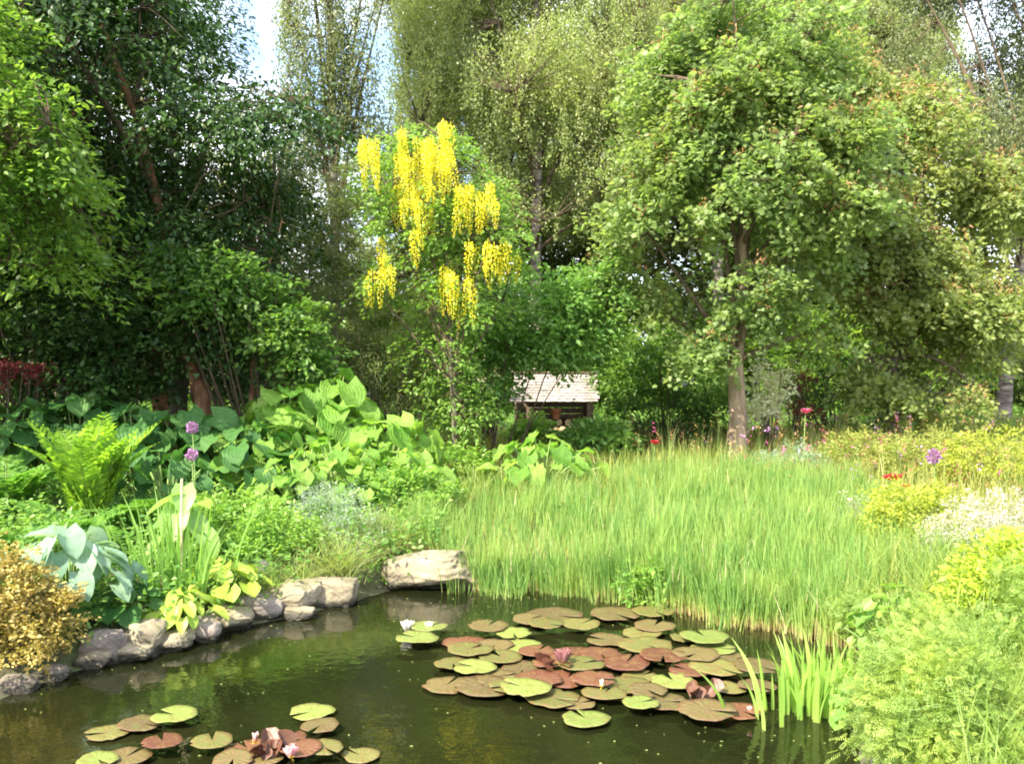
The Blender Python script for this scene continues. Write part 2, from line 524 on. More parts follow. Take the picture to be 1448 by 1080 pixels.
# pads
def padmat(name, c1, c2, rim, blot=(.13, .075, .03)):
    m, nt, out = nodes(name)
    L = nt.links
    nz = noise_tex(nt, 7, 5)
    oi = nt.nodes.new('ShaderNodeObjectInfo')
    ad = nt.nodes.new('ShaderNodeMath'); ad.operation = 'MULTIPLY_ADD'
    L.new(oi.outputs['Random'], ad.inputs[0]); ad.inputs[1].default_value = .5; ad.inputs[2].default_value = -.25
    a2 = nt.nodes.new('ShaderNodeMath'); a2.operation = 'ADD'
    L.new(ad.outputs[0], a2.inputs[0]); L.new(nz.outputs['Fac'], a2.inputs[1])
    rp = ramp(nt, [(.3, c1), (.7, c2)])
    L.new(a2.outputs[0], rp.inputs[0])
    uv = nt.nodes.new('ShaderNodeUVMap'); uv.uv_map = 'leaf'
    sx = nt.nodes.new('ShaderNodeSeparateXYZ'); L.new(uv.outputs[0], sx.inputs[0])
    r2 = ramp(nt, [(0, (.35,) * 3), (.12, (0,) * 3), (.78, (0,) * 3), (1, (.75,) * 3)])
    L.new(sx.outputs[1], r2.inputs[0])
    col = mixc(nt, rp.outputs[0], rim, r2.outputs[0])
    nb = noise_tex(nt, 2.6, 6, 'Object', .7)
    rb = ramp(nt, [(.5, (0, 0, 0)), (.62, (.8,) * 3)]); L.new(nb.outputs['Fac'], rb.inputs[0])
    oi2 = nt.nodes.new('ShaderNodeVectorMath'); oi2.operation = 'ADD'
    m37 = nt.nodes.new('ShaderNodeMath'); m37.operation = 'MULTIPLY'; m37.inputs[1].default_value = 91
    L.new(oi.outputs['Random'], m37.inputs[0]); L.new(m37.outputs[0], oi2.inputs[1])
    L.new(nb.inputs['Vector'].links[0].from_socket, oi2.inputs[0]); L.new(oi2.outputs[0], nb.inputs['Vector']); L.new(oi2.outputs[0], nz.inputs['Vector'])
    col = mixc(nt, col, blot, rb.outputs[0])
    # fine radial veins
    w = nt.nodes.new('ShaderNodeMath'); w.operation = 'SINE'
    mu = nt.nodes.new('ShaderNodeMath'); mu.operation = 'MULTIPLY'; mu.inputs[1].default_value = 2 * PI * 16
    L.new(sx.outputs[0], mu.inputs[0]); L.new(mu.outputs[0], w.inputs[0])
    b = nt.nodes.new('ShaderNodeBump'); b.inputs['Strength'].default_value = .25; b.inputs['Distance'].default_value = .004
    L.new(w.outputs[0], b.inputs['Height'])
    bs = nt.nodes.new('ShaderNodeBsdfPrincipled')
    L.new(col, bs.inputs['Base Color']); L.new(b.outputs[0], bs.inputs['Normal'])
    bs.inputs['Roughness'].default_value = .38
    bs.inputs['Specular IOR Level'].default_value = .45
    L.new(bs.outputs[0], out.inputs[0])
    return m


M['pad_green'] = padmat('bright_green_pad', (.1, .14, .03), (.16, .2, .045), (.14, .14, .04), (.13, .11, .035))
M['pad_olive'] = padmat('olive_pad', (.085, .09, .025), (.135, .13, .038), (.12, .085, .03))
M['pad_bronze'] = padmat('bronze_pad', (.08, .055, .024), (.125, .09, .036), (.1, .05, .025), (.09, .09, .028))
M['pad_red'] = padmat('red_brown_pad', (.08, .028, .018), (.12, .05, .026), (.1, .035, .02))
M['white_petal'] = leafmat('white_petal', (.78, .78, .72), (.82, .8, .78), (.85, .84, .8), trans=.3, bright=.7)
M['pink_petal'] = leafmat('pink_petal', (.6, .25, .3), (.7, .4, .45), (.75, .55, .55), trans=.3, bright=.8)
M['mauve_petal'] = leafmat('mauve_petal', (.22, .08, .09), (.3, .13, .14), (.38, .2, .2), trans=.3, bright=.8)
M['redpetal'] = leafmat('red_petal', (.5, .02, .04), (.6, .04, .07), (.65, .1, .12), trans=.35, bright=.8)
M['magenta'] = leafmat('magenta_petal', (.5, .06, .2), (.6, .1, .28), (.68, .2, .36), trans=.35, bright=.8)
M['purple'] = leafmat('allium_floret', (.28, .1, .3), (.38, .18, .4), (.45, .28, .48), trans=.3, bright=.9)
M['stamen'] = leafmat('yellow_stamen', (.7, .45, .03), (.75, .5, .05), (.8, .6, .08), trans=.1)


def soil():
    m, nt, out = nodes('garden_soil')
    L = nt.links
    nz = noise_tex(nt, 2.2, 8, 'Object', .65)
    rp = ramp(nt, [(.3, (.035, .03, .018)), (.5, (.07, .07, .03)), (.65, (.09, .12, .035)), (.8, (.16, .16, .06))])
    L.new(nz.outputs['Fac'], rp.inputs[0])
    bs = nt.nodes.new('ShaderNodeBsdfPrincipled')
    L.new(rp.outputs[0], bs.inputs['Base Color']); bs.inputs['Roughness'].default_value = .95
    n2 = noise_tex(nt, 30, 6)
    b = nt.nodes.new('ShaderNodeBump'); b.inputs['Strength'].default_value = .8; b.inputs['Distance'].default_value = .03
    L.new(n2.outputs['Fac'], b.inputs['Height']); L.new(b.outputs[0], bs.inputs['Normal'])
    L.new(bs.outputs[0], out.inputs[0])
    return m


def water():
    m, nt, out = nodes('murky_pond_water')
    L = nt.links
    nz = noise_tex(nt, .8, 3)
    rp = ramp(nt, [(.3, (.005, .007, .002)), (.7, (.012, .013, .004))])
    L.new(nz.outputs['Fac'], rp.inputs[0])
    bs = nt.nodes.new('ShaderNodeBsdfPrincipled')
    L.new(rp.outputs[0], bs.inputs['Base Color'])
    bs.inputs['Roughness'].default_value = .02
    bs.inputs['IOR'].default_value = 1.4
    n2 = noise_tex(nt, 9, 3)
    b = nt.nodes.new('ShaderNodeBump'); b.inputs['Strength'].default_value = .1; b.inputs['Distance'].default_value = .03
    L.new(n2.outputs['Fac'], b.inputs['Height']); L.new(b.outputs[0], bs.inputs['Normal'])
    L.new(bs.outputs[0], out.inputs[0])
    return m


# ------------------------------------------------------------------ setting
def axis(fine0, fine1, step, far0, far1):
    a = list(np.arange(fine0, fine1 + 1e-6, step))
    d = step
    while a[-1] < far1:
        d *= 1.5; a.append(a[-1] + d)
    d = step
    while a[0] > far0:
        d *= 1.5; a.insert(0, a[0] - d)
    return np.array(a)


def build_setting():
    xs = axis(-7, 6, .09, -400, 400)
    ys = axis(-1, 16, .09, -400, 500)
    X, Y = np.meshgrid(xs, ys)
    Z = height(X, Y)
    V = np.stack([X, Y, Z], -1).reshape(-1, 3)
    nx, ny = len(xs), len(ys)
    i = np.arange(ny - 1)[:, None] * nx + np.arange(nx - 1)[None]
    Q = np.stack([i, i + 1, i + nx + 1, i + nx], -1).reshape(-1, 4)
    g = Geo(); g.add(V, Q)
    o = g.build('ground', soil(), smooth=True)
    tag(o, 'dark garden soil under the plants and round the pond', kind='structure')
    # water sheet, a bit wider than the outline so it meets the sloping banks
    c = PP.mean(0)
    B = PP + unit(PP - c) * .12
    V = np.vstack([[c], B]); V = np.hstack([V, np.zeros((len(V), 1))])
    n = len(B)
    Fc = np.array([(0, 1 + k, 1 + (k + 1) % n) for k in range(n)])
    g = Geo(); g.add(V, Fc)
    o = g.build('pond_water', water())
    # make sure it faces up
    if o.data.polygons[0].normal.z < 0:
        o.data.flip_normals()
    tag(o, 'dark still garden pond water with reflections', kind='structure')


build_setting()


# ------------------------------------------------------------------ trees and shrubs
def blob(px, py, y, rx, rz, ry=None):
    c = at(px, py, y)
    k = y / F
    rx = rx * k; rz = rz * k
    return np.array([c[0], c[1], c[2], rx, ry if ry else .8 * rx, rz])


def tips_in(blobs, n, r, inner=.45, gap=0.0, gf=2.0, seed=0, zmin=None):
    B = np.array(blobs)
    w = (B[:, 3] * B[:, 4] * B[:, 5]) ** .75
    out = []; cen = []
    while sum(len(o) for o in out) < n:
        m = n * 2
        k = r.choice(len(B), m, p=w / w.sum())
        d = unit(r.normal(size=(m, 3)))
        rad = (inner ** 3 + r.random(m) * (1 - inner ** 3)) ** (1 / 3)
        p = B[k, :3] + d * rad[:, None] * B[k, 3:]
        ok = np.ones(m, bool)
        if gap:
            ok &= wob(p[:, 0], p[:, 1], p[:, 2], gf, seed) > gap
        if zmin is not None:
            ok &= p[:, 2] > zmin
        out.append(p[ok]); cen.append(B[k, :3][ok])
    return np.vstack(out)[:n], np.vstack(cen)[:n]


def sprays(geo, tips, cen, r, k, L, lat, droop, size, tmpl, style='spray', jit=.55, down=.25, flat=.25):
    T = len(tips)
    o = tips - cen
    if style == 'strand':
        d = unit(np.stack([r.normal(0, .18, T), r.normal(0, .18, T), -np.ones(T)], -1))
    else:
        o[:, 2] *= flat
        d = unit(unit(o) + r.normal(0, .35, (T, 3)) * [1, 1, .5] + [0, 0, -down * .3])
    up = np.array([0, 0, 1.0])
    s = unit(np.cross(d, up + r.normal(0, .25, (T, 3))))
    Ls = L * r.uniform(.6, 1.25, T)
    t = r.random((T, k))
    u = r.uniform(-1, 1, (T, k))
    taper = (1 - .55 * t)
    P = tips[:, None] + d[:, None] * (Ls[:, None] * (t - .4))[..., None] + s[:, None] * (lat * u * taper)[..., None]
    P[..., 2] -= droop * (t ** 2 + .5 * u * u * (lat > .1))
    P += r.normal(0, .14 * lat + .01, P.shape)
    ld = d[:, None] * .8 + s[:, None] * np.sign(u)[..., None] * .7 + r.normal(0, .45, P.shape) + np.array([0, 0, -down])
    n = up + r.normal(0, jit, P.shape)
    if style == 'strand':
        ld = r.normal(0, .6, P.shape) + np.array([0, 0, -.8]); n = r.normal(0, 1, P.shape) + [0, -.2, .4]
    sz = size * r.uniform(.6, 1.3, T * k)
    scatter(geo, tmpl, P.reshape(-1, 3), ld.reshape(-1, 3), n.reshape(-1, 3), sz)
    return d, Ls


def tree(name, label, cat, base, blobs, leafmat_, bark, *, r0=.12, lean=(0, 0), top=None, ntips=400, k=40, L=.7, lat=.25, droop=.15,
         size=.1, tmpl=RH, style='spray', nlimbs=9, seed=1, group=None, gap=-.35, gf=2.0, inner=.4, jit=.55, down=.25, twigs=True,
         trunks=None, flat=.25, zmin=None, extra=None):
    r = rg(seed)
    base = np.asarray(base, float)
    root = empty(name, base)
    tag(root, label, cat, group)
    B = np.array(blobs)
    tips, cen = tips_in(blobs, ntips, r, inner, gap, gf, seed, zmin)
    zt = top if top is not None else float((B[:, 2] + .35 * B[:, 5]).max())
    zc = float(B[:, :3].mean(0)[2])
    # trunk(s)
    tg = Geo()
    paths = []
    for j, (ox, oy, lx, ly, rr, tz) in enumerate(trunks or [(0, 0, lean[0], lean[1], r0, zt)]):
        p0 = base + [ox, oy, -.15]
        p2 = np.array([base[0] + lx, base[1] + ly, tz])
        p1 = (p0 + p2) / 2 + [(-lx) * .25 + r.normal(0, .06), r.normal(0, .06), 0]
        path = bez(p0, p1, p2, 14)
        path[2:-1, :2] += r.normal(0, rr * .22, (11, 2))
        rad = rr * (1 - .78 * np.linspace(0, 1, 14) ** 1.1)
        rad[0] *= 1.5; rad[1] *= 1.12
        tube(tg, path - base, rad, 10)
        paths.append((path, rad))
    tg.build('trunk', bark, root, smooth=True)
    # limbs
    bg = Geo()
    sel = [int(r.integers(len(tips)))]
    dist = np.linalg.norm(tips - tips[sel[0]], axis=1)
    for _ in range(nlimbs - 1):
        j = int(np.argmax(dist)); sel.append(j)
        dist = np.minimum(dist, np.linalg.norm(tips - tips[j], axis=1))
    LP = [];
    for j in sel:
        e = tips[j] * .85 + cen[j] * .15
        path, rad = paths[int(r.integers(len(paths)))]
        zs = np.clip(path[0, 2] + (e[2] - path[0, 2]) * r.uniform(.35, .75), path[4, 2], path[-2, 2])
        i = int(np.argmin(abs(path[:, 2] - zs)))
        a = path[i]
        m = (a + e) / 2 + [0, 0, .18 * np.linalg.norm(e - a)] + r.normal(0, .12, 3)
        q = bez(a, m, e, 9)
        rr = rad[i] * (.36 if style == 'strand' else .5)
        tube(bg, q - base, np.linspace(rr, max(.006, rr * .15), 9), 6)
        LP.append(q)
    for path, rad in paths:
        LP.append(path[6:])
    LPa = np.vstack(LP)
    if twigs:
        idx = np.arange(len(tips))
        A = np.empty_like(tips)
        for s in range(0, len(tips), 500):
            dd = np.linalg.norm(tips[s:s + 500, None] - LPa[None], axis=2)
            A[s:s + 500] = LPa[dd.argmin(1)]
        mid = (A + tips) / 2 + [0, 0, .08] + r.normal(0, .08, tips.shape)
        many_tubes(bg, A - base, mid - base, tips - base, .011 * max(1, r0 / .12), .004)
    bg.build('branches', bark if not twigs else M['twig'], root, smooth=True)
    cg = Geo()
    sprays(cg, tips - base, cen - base, r, k, L, lat, droop, size, tmpl, style, jit, down, flat)
    cg.build('crown', leafmat_, root)
    if extra:
        extra(root, tips - base, cen - base, r)
    return root


def shrub(name, label, cat, base, blobs, mat, *, ntips=150, k=30, L=.35, lat=.14, droop=.06, size=.05, tmpl=RH, seed=1, group=None,
          gap=-.5, gf=4.0, inner=.3, jit=.6, nst=10, style='spray', down=.2, stem='twig', flat=.5, sr=.012):
    r = rg(seed)
    base = np.asarray(base, float)
    root = empty(name, base)
    tag(root, label, cat, group)
    tips, cen = tips_in(blobs, ntips, r, inner, gap, gf, seed, base[2] + .02)
    sg = Geo()
    j = r.choice(len(tips), min(len(tips), nst * 4), replace=False)
    e = tips[j] - base
    a = np.stack([r.normal(0, .06, len(j)) + e[:, 0] * .25, r.normal(0, .06, len(j)) + e[:, 1] * .25, -np.ones(len(j)) * .08], -1)
    many_tubes(sg, a, (a + e) / 2 + [0, 0, .1], e, sr, sr * .3, 6, 5)
    sg.build('stems', M[stem], root, smooth=True)
    cg = Geo()
    sprays(cg, tips - base, cen - base, r, k, L, lat, droop, size, tmpl, style, jit, down, flat)
    cg.build('foliage', mat, root)
    return root


# ---- maple with clusters of pinkish winged seeds
def seeds(n, sz=.066):
    def f(root, tips, cen, r):
        o = unit(tips - cen)
        j = np.argsort(-(o[:, 2] * .6 - o[:, 1] * .8 + o[:, 0] * .35 + r.normal(0, .35, len(tips))))[:n]
        g = Geo()
        P = np.repeat(tips[j] + o[j] * .12, 14, 0)
        P = P + r.normal(0, .06, P.shape)
        scatter(g, RHN, P, r.normal(0, .6, P.shape) + [0, 0, -.5], r.normal(0, 1, P.shape), sz * r.uniform(.7, 1.3, len(P)))
        g.build('seed_clusters', M['samara'], root)
    return f


b = ground(1040, 655)
Y = b[1]
tree('maple_tree', 'round maple with pale slender trunk and pinkish seeds, standing behind the reeds', 'tree', b,
     [blob(1040, 200, Y, 130, 150, 1.5), blob(925, 310, Y - .4, 80, 55, .9), blob(880, 400, Y, 60, 40, .7), blob(1150, 300, Y + .2, 95, 70, 1.2), blob(975, 120, Y, 80, 70, 1.0),
      blob(1050, 410, Y - .3, 120, 45, 1.0), blob(1100, 60, Y + .2, 100, 90, 1.2), blob(1150, 430, Y - .3, 55, 55, .6), blob(1190, 190, Y, 60, 60, .8), blob(930, 215, Y - .3, 60, 40, .7),
      blob(985, 480, Y - .2, 50, 25, .5), blob(1010, 10, Y, 70, 60, .9)],
     M['maple'], M['maplebark'], r0=.14, lean=(.12, 0), ntips=720, k=74, L=.75, lat=.28, droop=.26, size=.074, tmpl=MAP, seed=11, gap=-.02, gf=2.9, top=at(1040, 150, Y)[2],
     nlimbs=18, jit=.75, inner=.25, extra=seeds(140))
bm = gy(1265, 15.2)
Y = 15.2
tree('maple_tree', 'yellow green maple sweeping down to the ground right of the pale trunk', 'tree', bm,
     [blob(1270, 330, Y, 130, 110, 1.3), blob(1330, 440, Y - .5, 100, 70, .8), blob(1215, 225, Y, 90, 80, 1.0), blob(1200, 420, Y - .2, 65, 50, .7),
      blob(1290, 180, Y, 80, 80, 1.0), blob(1385, 400, Y, 60, 110, .8), blob(1330, 535, Y - .4, 70, 55, .7), blob(1180, 110, Y + .5, 70, 80, .9), blob(1250, 500, Y - .4, 55, 40, .5), blob(1390, 270, Y, 60, 60, .8), blob(1265, 530, Y - .7, 60, 50, .5)],
     M['maple2'], M['bark'], r0=.13, lean=(.1, 0), ntips=640, k=74, L=.75, lat=.28, droop=.32, size=.074, tmpl=MAP, seed=12, gap=-.08, gf=2.9, top=at(1265, 200, Y)[2],
     nlimbs=16, jit=.75, inner=.25, down=.5, extra=seeds(170))

# ---- laburnum
lb = ground(648, 684)
LY = lb[1]


def chain_mesh(seed, length):
    r = rg(seed)
    g = Geo()
    n = int(length / .0075)
    t = (np.arange(n) + r.random(n)) / n
    th = np.arange(n) * 2.4 + r.random(n)
    rad = (.027 * np.sin(PI * np.clip(t * .85 + .16, 0, 1)) + .008)
    P = np.stack([np.cos(th) * rad, np.sin(th) * rad, -t * length], -1)
    d = np.stack([np.cos(th), np.sin(th), -.5 + r.normal(0, .35, n)], -1)
    nrm = np.stack([-np.sin(th) * .6, np.cos(th) * .6, np.ones(n)], -1) + r.normal(0, .5, (n, 3))
    for q in range(2):
        scatter(g, RHW, P, d + r.normal(0, .35, d.shape), nrm + r.normal(0, .6, nrm.shape), .03 * (1.3 - .9 * t) * r.uniform(.8, 1.2, n))
    many_tubes(g, np.array([[0, 0, .03]]), np.array([[0, 0, -length / 2]]), np.array([[0, 0, -length]]), .004, .002)
    return g


def laburnum_flowers(root, tips, cen, r):
    src = [chain_mesh(500 + i, l).build('flower_chain', M['flower'], root) for i, l in enumerate((.36, .44, .52, .6))]
    # clusters seen in the photo: px range, top row range, how many, bottom row
    cl = [((511, 522), (196, 205), 4, 272), ((524, 534), (198, 215), 3, 262), ((560, 600), (192, 225), 13, 290), ((600, 638), (176, 225), 15, 290),
          ((560, 585), (262, 285), 4, 310), ((580, 612), (255, 290), 9, 345), ((646, 690), (258, 280), 11, 318), ((692, 704), (266, 275), 3, 305),
          ((533, 556), (350, 370), 5, 395), ((520, 545), (375, 390), 3, 420), ((622, 640), (378, 392), 5, 432), ((645, 666), (388, 408), 6, 452),
          ((656, 700), (340, 352), 6, 380), ((700, 735), (342, 358), 5, 385), ((575, 592), (330, 345), 2, 368), ((625, 636), (170, 180), 3, 235)]
    first = list(src)
    for (x0, x1), (y0, y1), n, yb in cl:
        for q in range(n):
            px = r.uniform(x0, x1) + r.normal(0, 3); py = r.uniform(y0, y1) + r.normal(0, 6)
            yy = LY + r.uniform(-.75, -.1)
            want = max(.3, (yb - py) / F * LY * r.uniform(.9, 1.35))
            s = src[int(np.argmin([abs(want - l) for l in (.36, .44, .52, .6)]))]
            if first:
                o = s if s in first else first[0]
                first.remove(o)
            else:
                o = s.copy(); COL.objects.link(o); o.parent = root
            o.location = tuple(at(px, py, yy) - lb)
            o.rotation_euler = (r.normal(0, .06), r.normal(0, .06), r.uniform(0, 6.28))


tree('laburnum_tree', 'small laburnum hung with long bright yellow flower chains beside the pond', 'tree', lb,
     [blob(600, 205, LY, 75, 32, .6), blob(590, 300, LY, 80, 55, .7), blob(670, 330, LY, 70, 45, .6), blob(560, 390, LY, 55, 40, .6), blob(660, 420, LY, 65, 55, .6),
      blob(620, 490, LY + .1, 60, 60, .5), blob(650, 575, LY + .1, 45, 55, .45), blob(550, 250, LY + .3, 45, 50, .5), blob(690, 280, LY + .3, 40, 40, .5), blob(700, 360, LY + .1, 40, 30, .4)],
     M['laburnum'], M['bark'], r0=.045, lean=(-.25, 0), top=at(600, 190, LY)[2], ntips=480, k=28, L=.36, lat=.16, droop=.1, size=.068, seed=21, gap=-.35, gf=3.5,
     nlimbs=16, extra=laburnum_flowers)

# ---- left side trees
bb = gy(300, 11.6)
Y = bb[1]
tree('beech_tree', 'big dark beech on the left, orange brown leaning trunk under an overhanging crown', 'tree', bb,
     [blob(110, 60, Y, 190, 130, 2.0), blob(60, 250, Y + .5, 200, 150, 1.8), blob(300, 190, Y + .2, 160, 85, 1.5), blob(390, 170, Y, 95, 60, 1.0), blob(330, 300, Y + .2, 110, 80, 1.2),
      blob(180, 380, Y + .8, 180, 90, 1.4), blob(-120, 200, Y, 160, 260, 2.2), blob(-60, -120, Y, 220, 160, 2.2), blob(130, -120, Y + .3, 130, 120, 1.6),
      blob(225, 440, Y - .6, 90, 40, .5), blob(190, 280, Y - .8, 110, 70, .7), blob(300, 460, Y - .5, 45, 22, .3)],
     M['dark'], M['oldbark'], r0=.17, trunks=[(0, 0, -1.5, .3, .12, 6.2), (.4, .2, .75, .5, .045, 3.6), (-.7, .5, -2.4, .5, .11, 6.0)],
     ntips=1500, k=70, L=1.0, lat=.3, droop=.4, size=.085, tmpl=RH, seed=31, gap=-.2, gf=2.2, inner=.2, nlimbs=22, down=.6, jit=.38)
bh = np.array([-6.6, 9.0, hz(-6.6, 9.0)])
tree('hornbeam_tree', 'light green hornbeam reaching in from the left edge over the ferns', 'tree', bh,
     [blob(90, 165, 9.0, 90, 50, .8), blob(-30, 140, 9.0, 110, 80, 1.0), blob(20, 240, 9.2, 110, 60, .8), blob(-150, 60, 9.0, 160, 160, 1.4), blob(-180, 300, 9.0, 140, 160, 1.3),
      blob(60, 340, 9.6, 100, 50, .7)],
     M['beech'], M['bark'], r0=.14, lean=(.1, 0), ntips=400, k=60, L=.75, lat=.24, droop=.3, size=.078, seed=32, gap=-.15, gf=2.6, nlimbs=13, down=.25, jit=.5)
bz = gy(385, 11.9)
shrub('hazel_bush', 'sunlit hazel bush in front of the dark beech', 'bush', bz,
      [blob(310, 400, 11.0, 85, 42, .6), blob(250, 375, 11.0, 50, 30, .5), blob(410, 455, 11.2, 55, 55, .6), blob(430, 520, 11.3, 45, 40, .5)], M['hazel'],
      ntips=230, k=36, L=.5, lat=.2, droop=.14, size=.085, seed=33, gap=-.3, gf=3.0, nst=5, sr=.02, stem='twig')
bz = gy(130, 10.9)
shrub('laurel_bush', 'dark glossy evergreen bush below the beech on the left', 'bush', bz,
      [blob(120, 440, 10.9, 110, 70, .9), blob(40, 480, 10.8, 90, 60, .8), blob(190, 490, 10.9, 70, 55, .7), blob(-60, 420, 10.8, 90, 120, .9), blob(130, 540, 10.7, 130, 40, .7)], M['dark'],
      ntips=420, k=34, L=.42, lat=.18, droop=.1, size=.085, seed=34, gap=-.35, gf=3.0, nst=8, sr=.02)
shrub('barberry_bush', 'dark red leaved bush at the left edge under the trees', 'bush', gy(15, 10.2),
      [blob(15, 522, 10.2, 42, 18, .3)], M['redleaf'], ntips=60, k=26, L=.25, lat=.1, size=.04, seed=35, nst=6)

# ---- mid shrubs
shrub('lilac_bush', 'rounded fresh green lilac bush right of the laburnum', 'bush', gy(684, 13.3),
      [blob(760, 440, 13, 95, 60, .9), blob(700, 480, 12.9, 60, 50, .6), blob(830, 420, 13.1, 60, 55, .7), blob(680, 540, 12.9, 45, 50, .5), blob(800, 485, 13.2, 70, 30, .6)], M['lilac'],
      ntips=470, k=34, L=.42, lat=.17, droop=.12, size=.085, seed=41, gap=-.32, gf=3.0, nst=2, sr=.014)
shrub('tamarisk_bush', 'fine olive brown feathery bush left of the laburnum trunk', 'bush', gy(540, 12.6),
      [blob(530, 500, 12.5, 65, 90, .7), blob(580, 450, 12.9, 50, 80, .7), blob(490, 440, 12.8, 60, 80, .7), blob(590, 560, 12.6, 45, 40, .5)], M['olive'],
      ntips=300, k=46, L=.5, lat=.13, droop=.1, size=.06, tmpl=RHN, seed=42, gap=-.4, gf=3.0, nst=8)
shrub('willow_bush', 'olive green willow bush behind the hazel, hiding the thin birch trunk', 'bush', gy(462, 14.2),
      [blob(470, 330, 14.0, 42, 75, .6), blob(440, 400, 13.8, 45, 50, .6), blob(490, 265, 14.0, 28, 50, .4), blob(500, 400, 13.9, 35, 50, .5)], M['olive'],
      ntips=300, k=46, L=.5, lat=.13, droop=.12, size=.065, tmpl=RHN, seed=49, gap=-.35, gf=3.0, nst=4)
shrub('dogwood_bush', 'pale green dogwood bush left of the maple trunk', 'bush', gy(940, 15.2),
      [blob(930, 495, 15.2, 70, 40, .8), blob(985, 540, 15.2, 50, 60, .7), blob(900, 545, 15.4, 60, 50, .7)], M['hazel'],
      ntips=240, k=32, L=.42, lat=.18, size=.085, seed=43, gap=-.3, gf=3, nst=7)
shrub('yew_bush', 'low dark yew bush in the shade left of the maple trunk', 'bush', gy(930, 14.8),
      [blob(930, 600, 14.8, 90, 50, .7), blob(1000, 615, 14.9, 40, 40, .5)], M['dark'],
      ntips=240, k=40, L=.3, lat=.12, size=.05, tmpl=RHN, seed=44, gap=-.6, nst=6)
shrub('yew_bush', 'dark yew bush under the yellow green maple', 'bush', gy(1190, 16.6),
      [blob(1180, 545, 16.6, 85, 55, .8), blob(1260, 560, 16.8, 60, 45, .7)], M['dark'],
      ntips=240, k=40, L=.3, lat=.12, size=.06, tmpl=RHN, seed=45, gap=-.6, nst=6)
shrub('variegated_bush', 'cream leaved bush painted sunlit pale behind the maple trunk', 'bush', gy(1088, 14.2),
      [blob(1088, 548, 14.2, 27, 42, .4), blob(1066, 575, 14.2, 24, 28, .3)], M['cream'],
      ntips=90, k=30, L=.25, lat=.12, size=.06, seed=46, nst=6)
shrub('red_barberry_bush', 'dark red leaved bush right of the cream bush', 'bush', gy(1126, 15.6),
      [blob(1127, 535, 15.6, 18, 30, .3), blob(1135, 580, 15.5, 28, 14, .3)], M['redleaf'],
      ntips=50, k=28, L=.2, lat=.08, size=.045, seed=47, nst=6)
shrub('mock_orange_bush', 'white flowered bush behind the laburnum trunk', 'bush', gy(690, 14.6),
      [blob(690, 520, 14.6, 14, 34, .25)], M['cream'],
      ntips=34, k=22, L=.2, lat=.1, size=.045, seed=48, nst=6)

# ---- birches behind
def birch(label, base, blobs, seed, ntips, lean=(0, 0), r0=.16, mat='birch', k=78, size=.064, gap=-.16, group='birches behind the garden', L=1.3):
    return tree('birch_tree', label, 'tree', base, blobs, M[mat], M['birchbark'], r0=r0, lean=lean, ntips=int(ntips * 2.3), k=k, L=L, lat=.2, droop=0, size=size,
                tmpl=RH, style='strand', nlimbs=18, seed=seed, gap=gap, gf=1.1, inner=.2, twigs=True, group=group)


Y = 21.
birch('tall olive birch with hanging twigs behind the laburnum', gy(760, Y),
      [blob(720, 120, Y, 130, 190, 2.2), blob(820, 60, Y, 120, 170, 2.2), blob(660, 40, Y + .5, 80, 140, 1.6), blob(840, 240, Y, 100, 110, 1.8), blob(740, -140, Y, 130, 130, 2.0), blob(598, 70, Y, 50, 150, 1.2), blob(610, 260, Y, 45, 90, 1.0), blob(765, 330, Y - .8, 55, 70, .8), blob(700, 300, Y - .6, 50, 60, .8)], 51, 1250)
Y = 22.5
birch('tall yellow green birch rising behind the round maple', gy(1010, Y),
      [blob(980, 60, Y, 140, 190, 2.2), blob(1100, 40, Y, 130, 180, 2.2), blob(1160, 150, Y + .5, 80, 170, 1.6), blob(900, 180, Y, 80, 150, 1.6), blob(1030, -160, Y, 140, 130, 2.0)], 52, 900)
Y = 18.
birch('grey trunked birch at the right edge with drooping twigs', gy(1416, Y),
      [blob(1400, 240, Y, 90, 130, 1.6), blob(1300, 90, Y, 80, 110, 1.5), blob(1470, 120, Y, 110, 200, 1.8), blob(1410, 420, Y + .3, 50, 90, 1.0), blob(1380, -120, Y, 150, 130, 2.0)],
      53, 560, r0=.13, lean=(1.3, 0), mat='birchd', gap=.06)
Y = 19.
birch('thin grey birch left of the laburnum top with gaps of sky', gy(470, Y),
      [blob(455, 60, Y, 60, 160, 1.3), blob(520, 90, Y, 60, 130, 1.3), blob(430, 300, Y, 70, 110, 1.2), blob(500, -120, Y, 110, 120, 1.6), blob(560, 310, Y, 60, 100, 1.2)],
      54, 420, r0=.14, mat='birchd', gap=.05, k=60)

bsrc = [o for o in S.objects if o.name.startswith('birch_tree')]
for i, px, y, rz, sc, lab in [(3, 590, 25.5, 2.0, 1.15, 'thin pale birch in the second row behind the laburnum top'), (1, 870, 28., 2.6, 1.0, 'pale birch in the second row between the two tall olive birches'),
                              (1, 1240, 26., 4.1, 1.0, 'pale birch in the second row behind the sweeping maple'),
                              (0, 1090, 29., .7, 1.1, 'pale birch in the second row behind the round maple')]:
    c = copy_tree(bsrc[i])
    c.location = tuple(gy(px, y)); c.rotation_euler = (0, 0, rz); c.scale = (sc, sc, sc); c['label'] = lab
